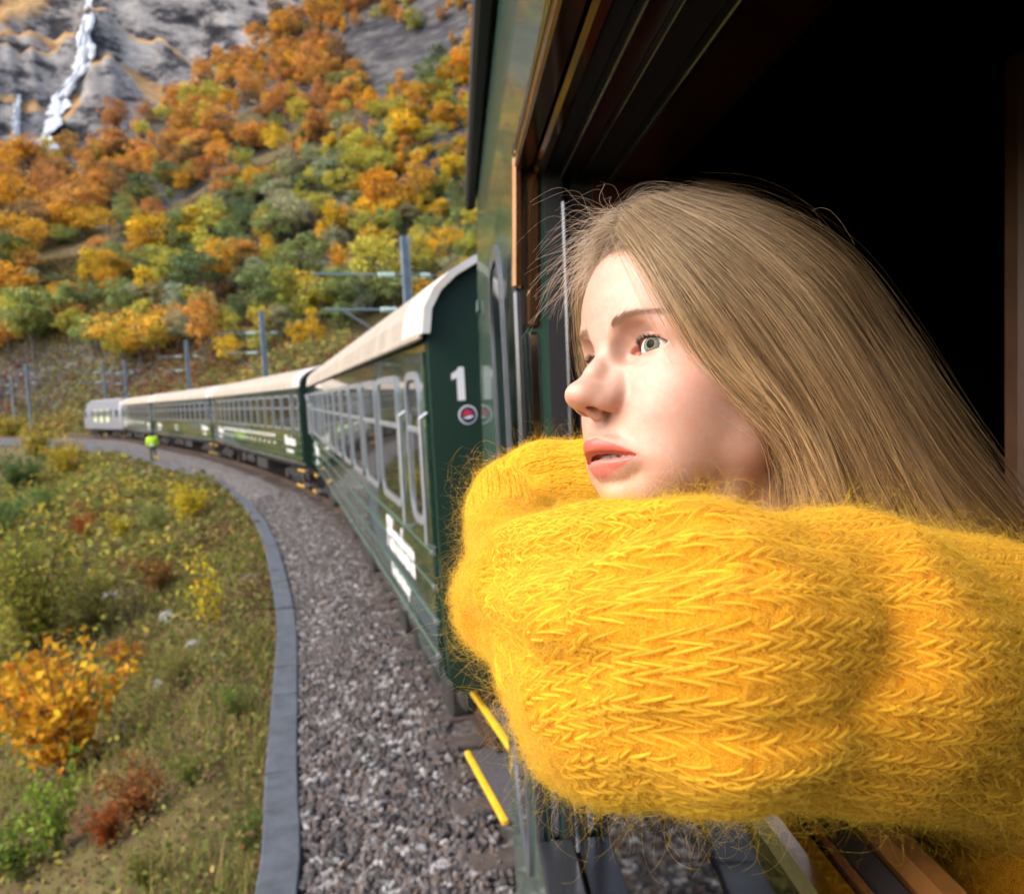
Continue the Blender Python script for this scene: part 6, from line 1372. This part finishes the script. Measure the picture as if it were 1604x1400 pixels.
def hair_points(name, parts, parent):
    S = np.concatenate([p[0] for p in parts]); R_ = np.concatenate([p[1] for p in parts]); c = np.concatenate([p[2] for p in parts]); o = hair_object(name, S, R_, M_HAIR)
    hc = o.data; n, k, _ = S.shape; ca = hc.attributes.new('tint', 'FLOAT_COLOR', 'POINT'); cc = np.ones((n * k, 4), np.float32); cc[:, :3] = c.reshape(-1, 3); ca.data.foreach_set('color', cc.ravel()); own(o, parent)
    if parent is not WOMAN: o.matrix_parent_inverse = Matrix.Identity(4)
    return o
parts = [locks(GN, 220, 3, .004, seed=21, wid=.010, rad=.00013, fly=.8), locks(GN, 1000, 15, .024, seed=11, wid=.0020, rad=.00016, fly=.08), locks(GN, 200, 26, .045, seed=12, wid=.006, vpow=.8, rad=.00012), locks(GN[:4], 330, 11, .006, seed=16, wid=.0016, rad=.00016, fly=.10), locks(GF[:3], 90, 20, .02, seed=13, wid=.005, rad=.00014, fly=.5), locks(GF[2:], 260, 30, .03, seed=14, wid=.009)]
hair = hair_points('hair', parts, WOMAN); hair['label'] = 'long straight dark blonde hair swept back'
# loose wisps round the hairline
def wisps(n, seed):
    r = np.random.default_rng(seed); K = 26; S = []; 
    for k in range(n):
        z = r.uniform(0, 1)
        if z < .55: p0 = at(r.uniform(950, 1060), r.uniform(328, 360), r.uniform(.585, .61)); d = -RT * r.uniform(.1, 1) + UP * r.uniform(-.1, .7); L = r.uniform(.025, .07); g = -UP * 1.3 - RT * .3
        elif z < .93: p0 = at(r.uniform(915, 935), r.uniform(360, 440), r.uniform(.60, .63)); d = -RT * r.uniform(.3, 1) + UP * r.uniform(-.6, .4); L = r.uniform(.015, .045); g = -UP * 1.2
        else: p0 = at(r.uniform(1040, 1300), r.uniform(318, 370), r.uniform(.60, .63)); d = RT * r.uniform(.2, 1) + UP * r.uniform(.0, .45); L = r.uniform(.02, .055); g = -UP * 1.0
        t = np.linspace(0, 1, K)[:, None]; d = d + r.normal(0, .2, 3); S.append(p0 + d * L * t + g * L * t ** 2 * r.uniform(.3, .9) + np.cross(d, FW) * .12 * L * np.sin(t * r.uniform(2, 7)))
    S = np.array(S); R_ = np.tile(np.linspace(1, .4, K), (n, 1)) * .00012; c = np.tile(np.array([.62, .44, .27]), (n, K, 1)) * r.uniform(.6, 1.2, (n, 1, 1)); return S, R_, c
def baby(n, seed):
    r = np.random.default_rng(seed); K = 26; S = []; t = np.linspace(0, 1, K)[:, None]
    for k in range(n):
        x = r.uniform(-44, 30); z = 70 - 14 * (abs(x) / 44) ** 2 + r.normal(0, 3); y = face_y(x, z) - .5; L = r.uniform(8, 26)
        d = np.array([-.5 - .5 * r.uniform() if x < 0 else .5 * r.uniform(), -.35, .55 + .3 * r.uniform()]); S.append(hw(np.array([x, y, z]) + d * L * t + np.array([0, 3.5, -6.0 * r.uniform()]) * np.sin(t * 2.6)))
    S = np.array(S); R_ = np.tile(np.linspace(.8, .3, K), (n, 1)) * .00009; c = np.tile(np.array([.30, .19, .10]), (n, K, 1)) * r.uniform(.6, 1.3, (n, 1, 1)); return S, R_, c
w = hair_points('loose_wisps', [wisps(380, 3), baby(420, 4)], hair); w['kind'] = 'stuff'
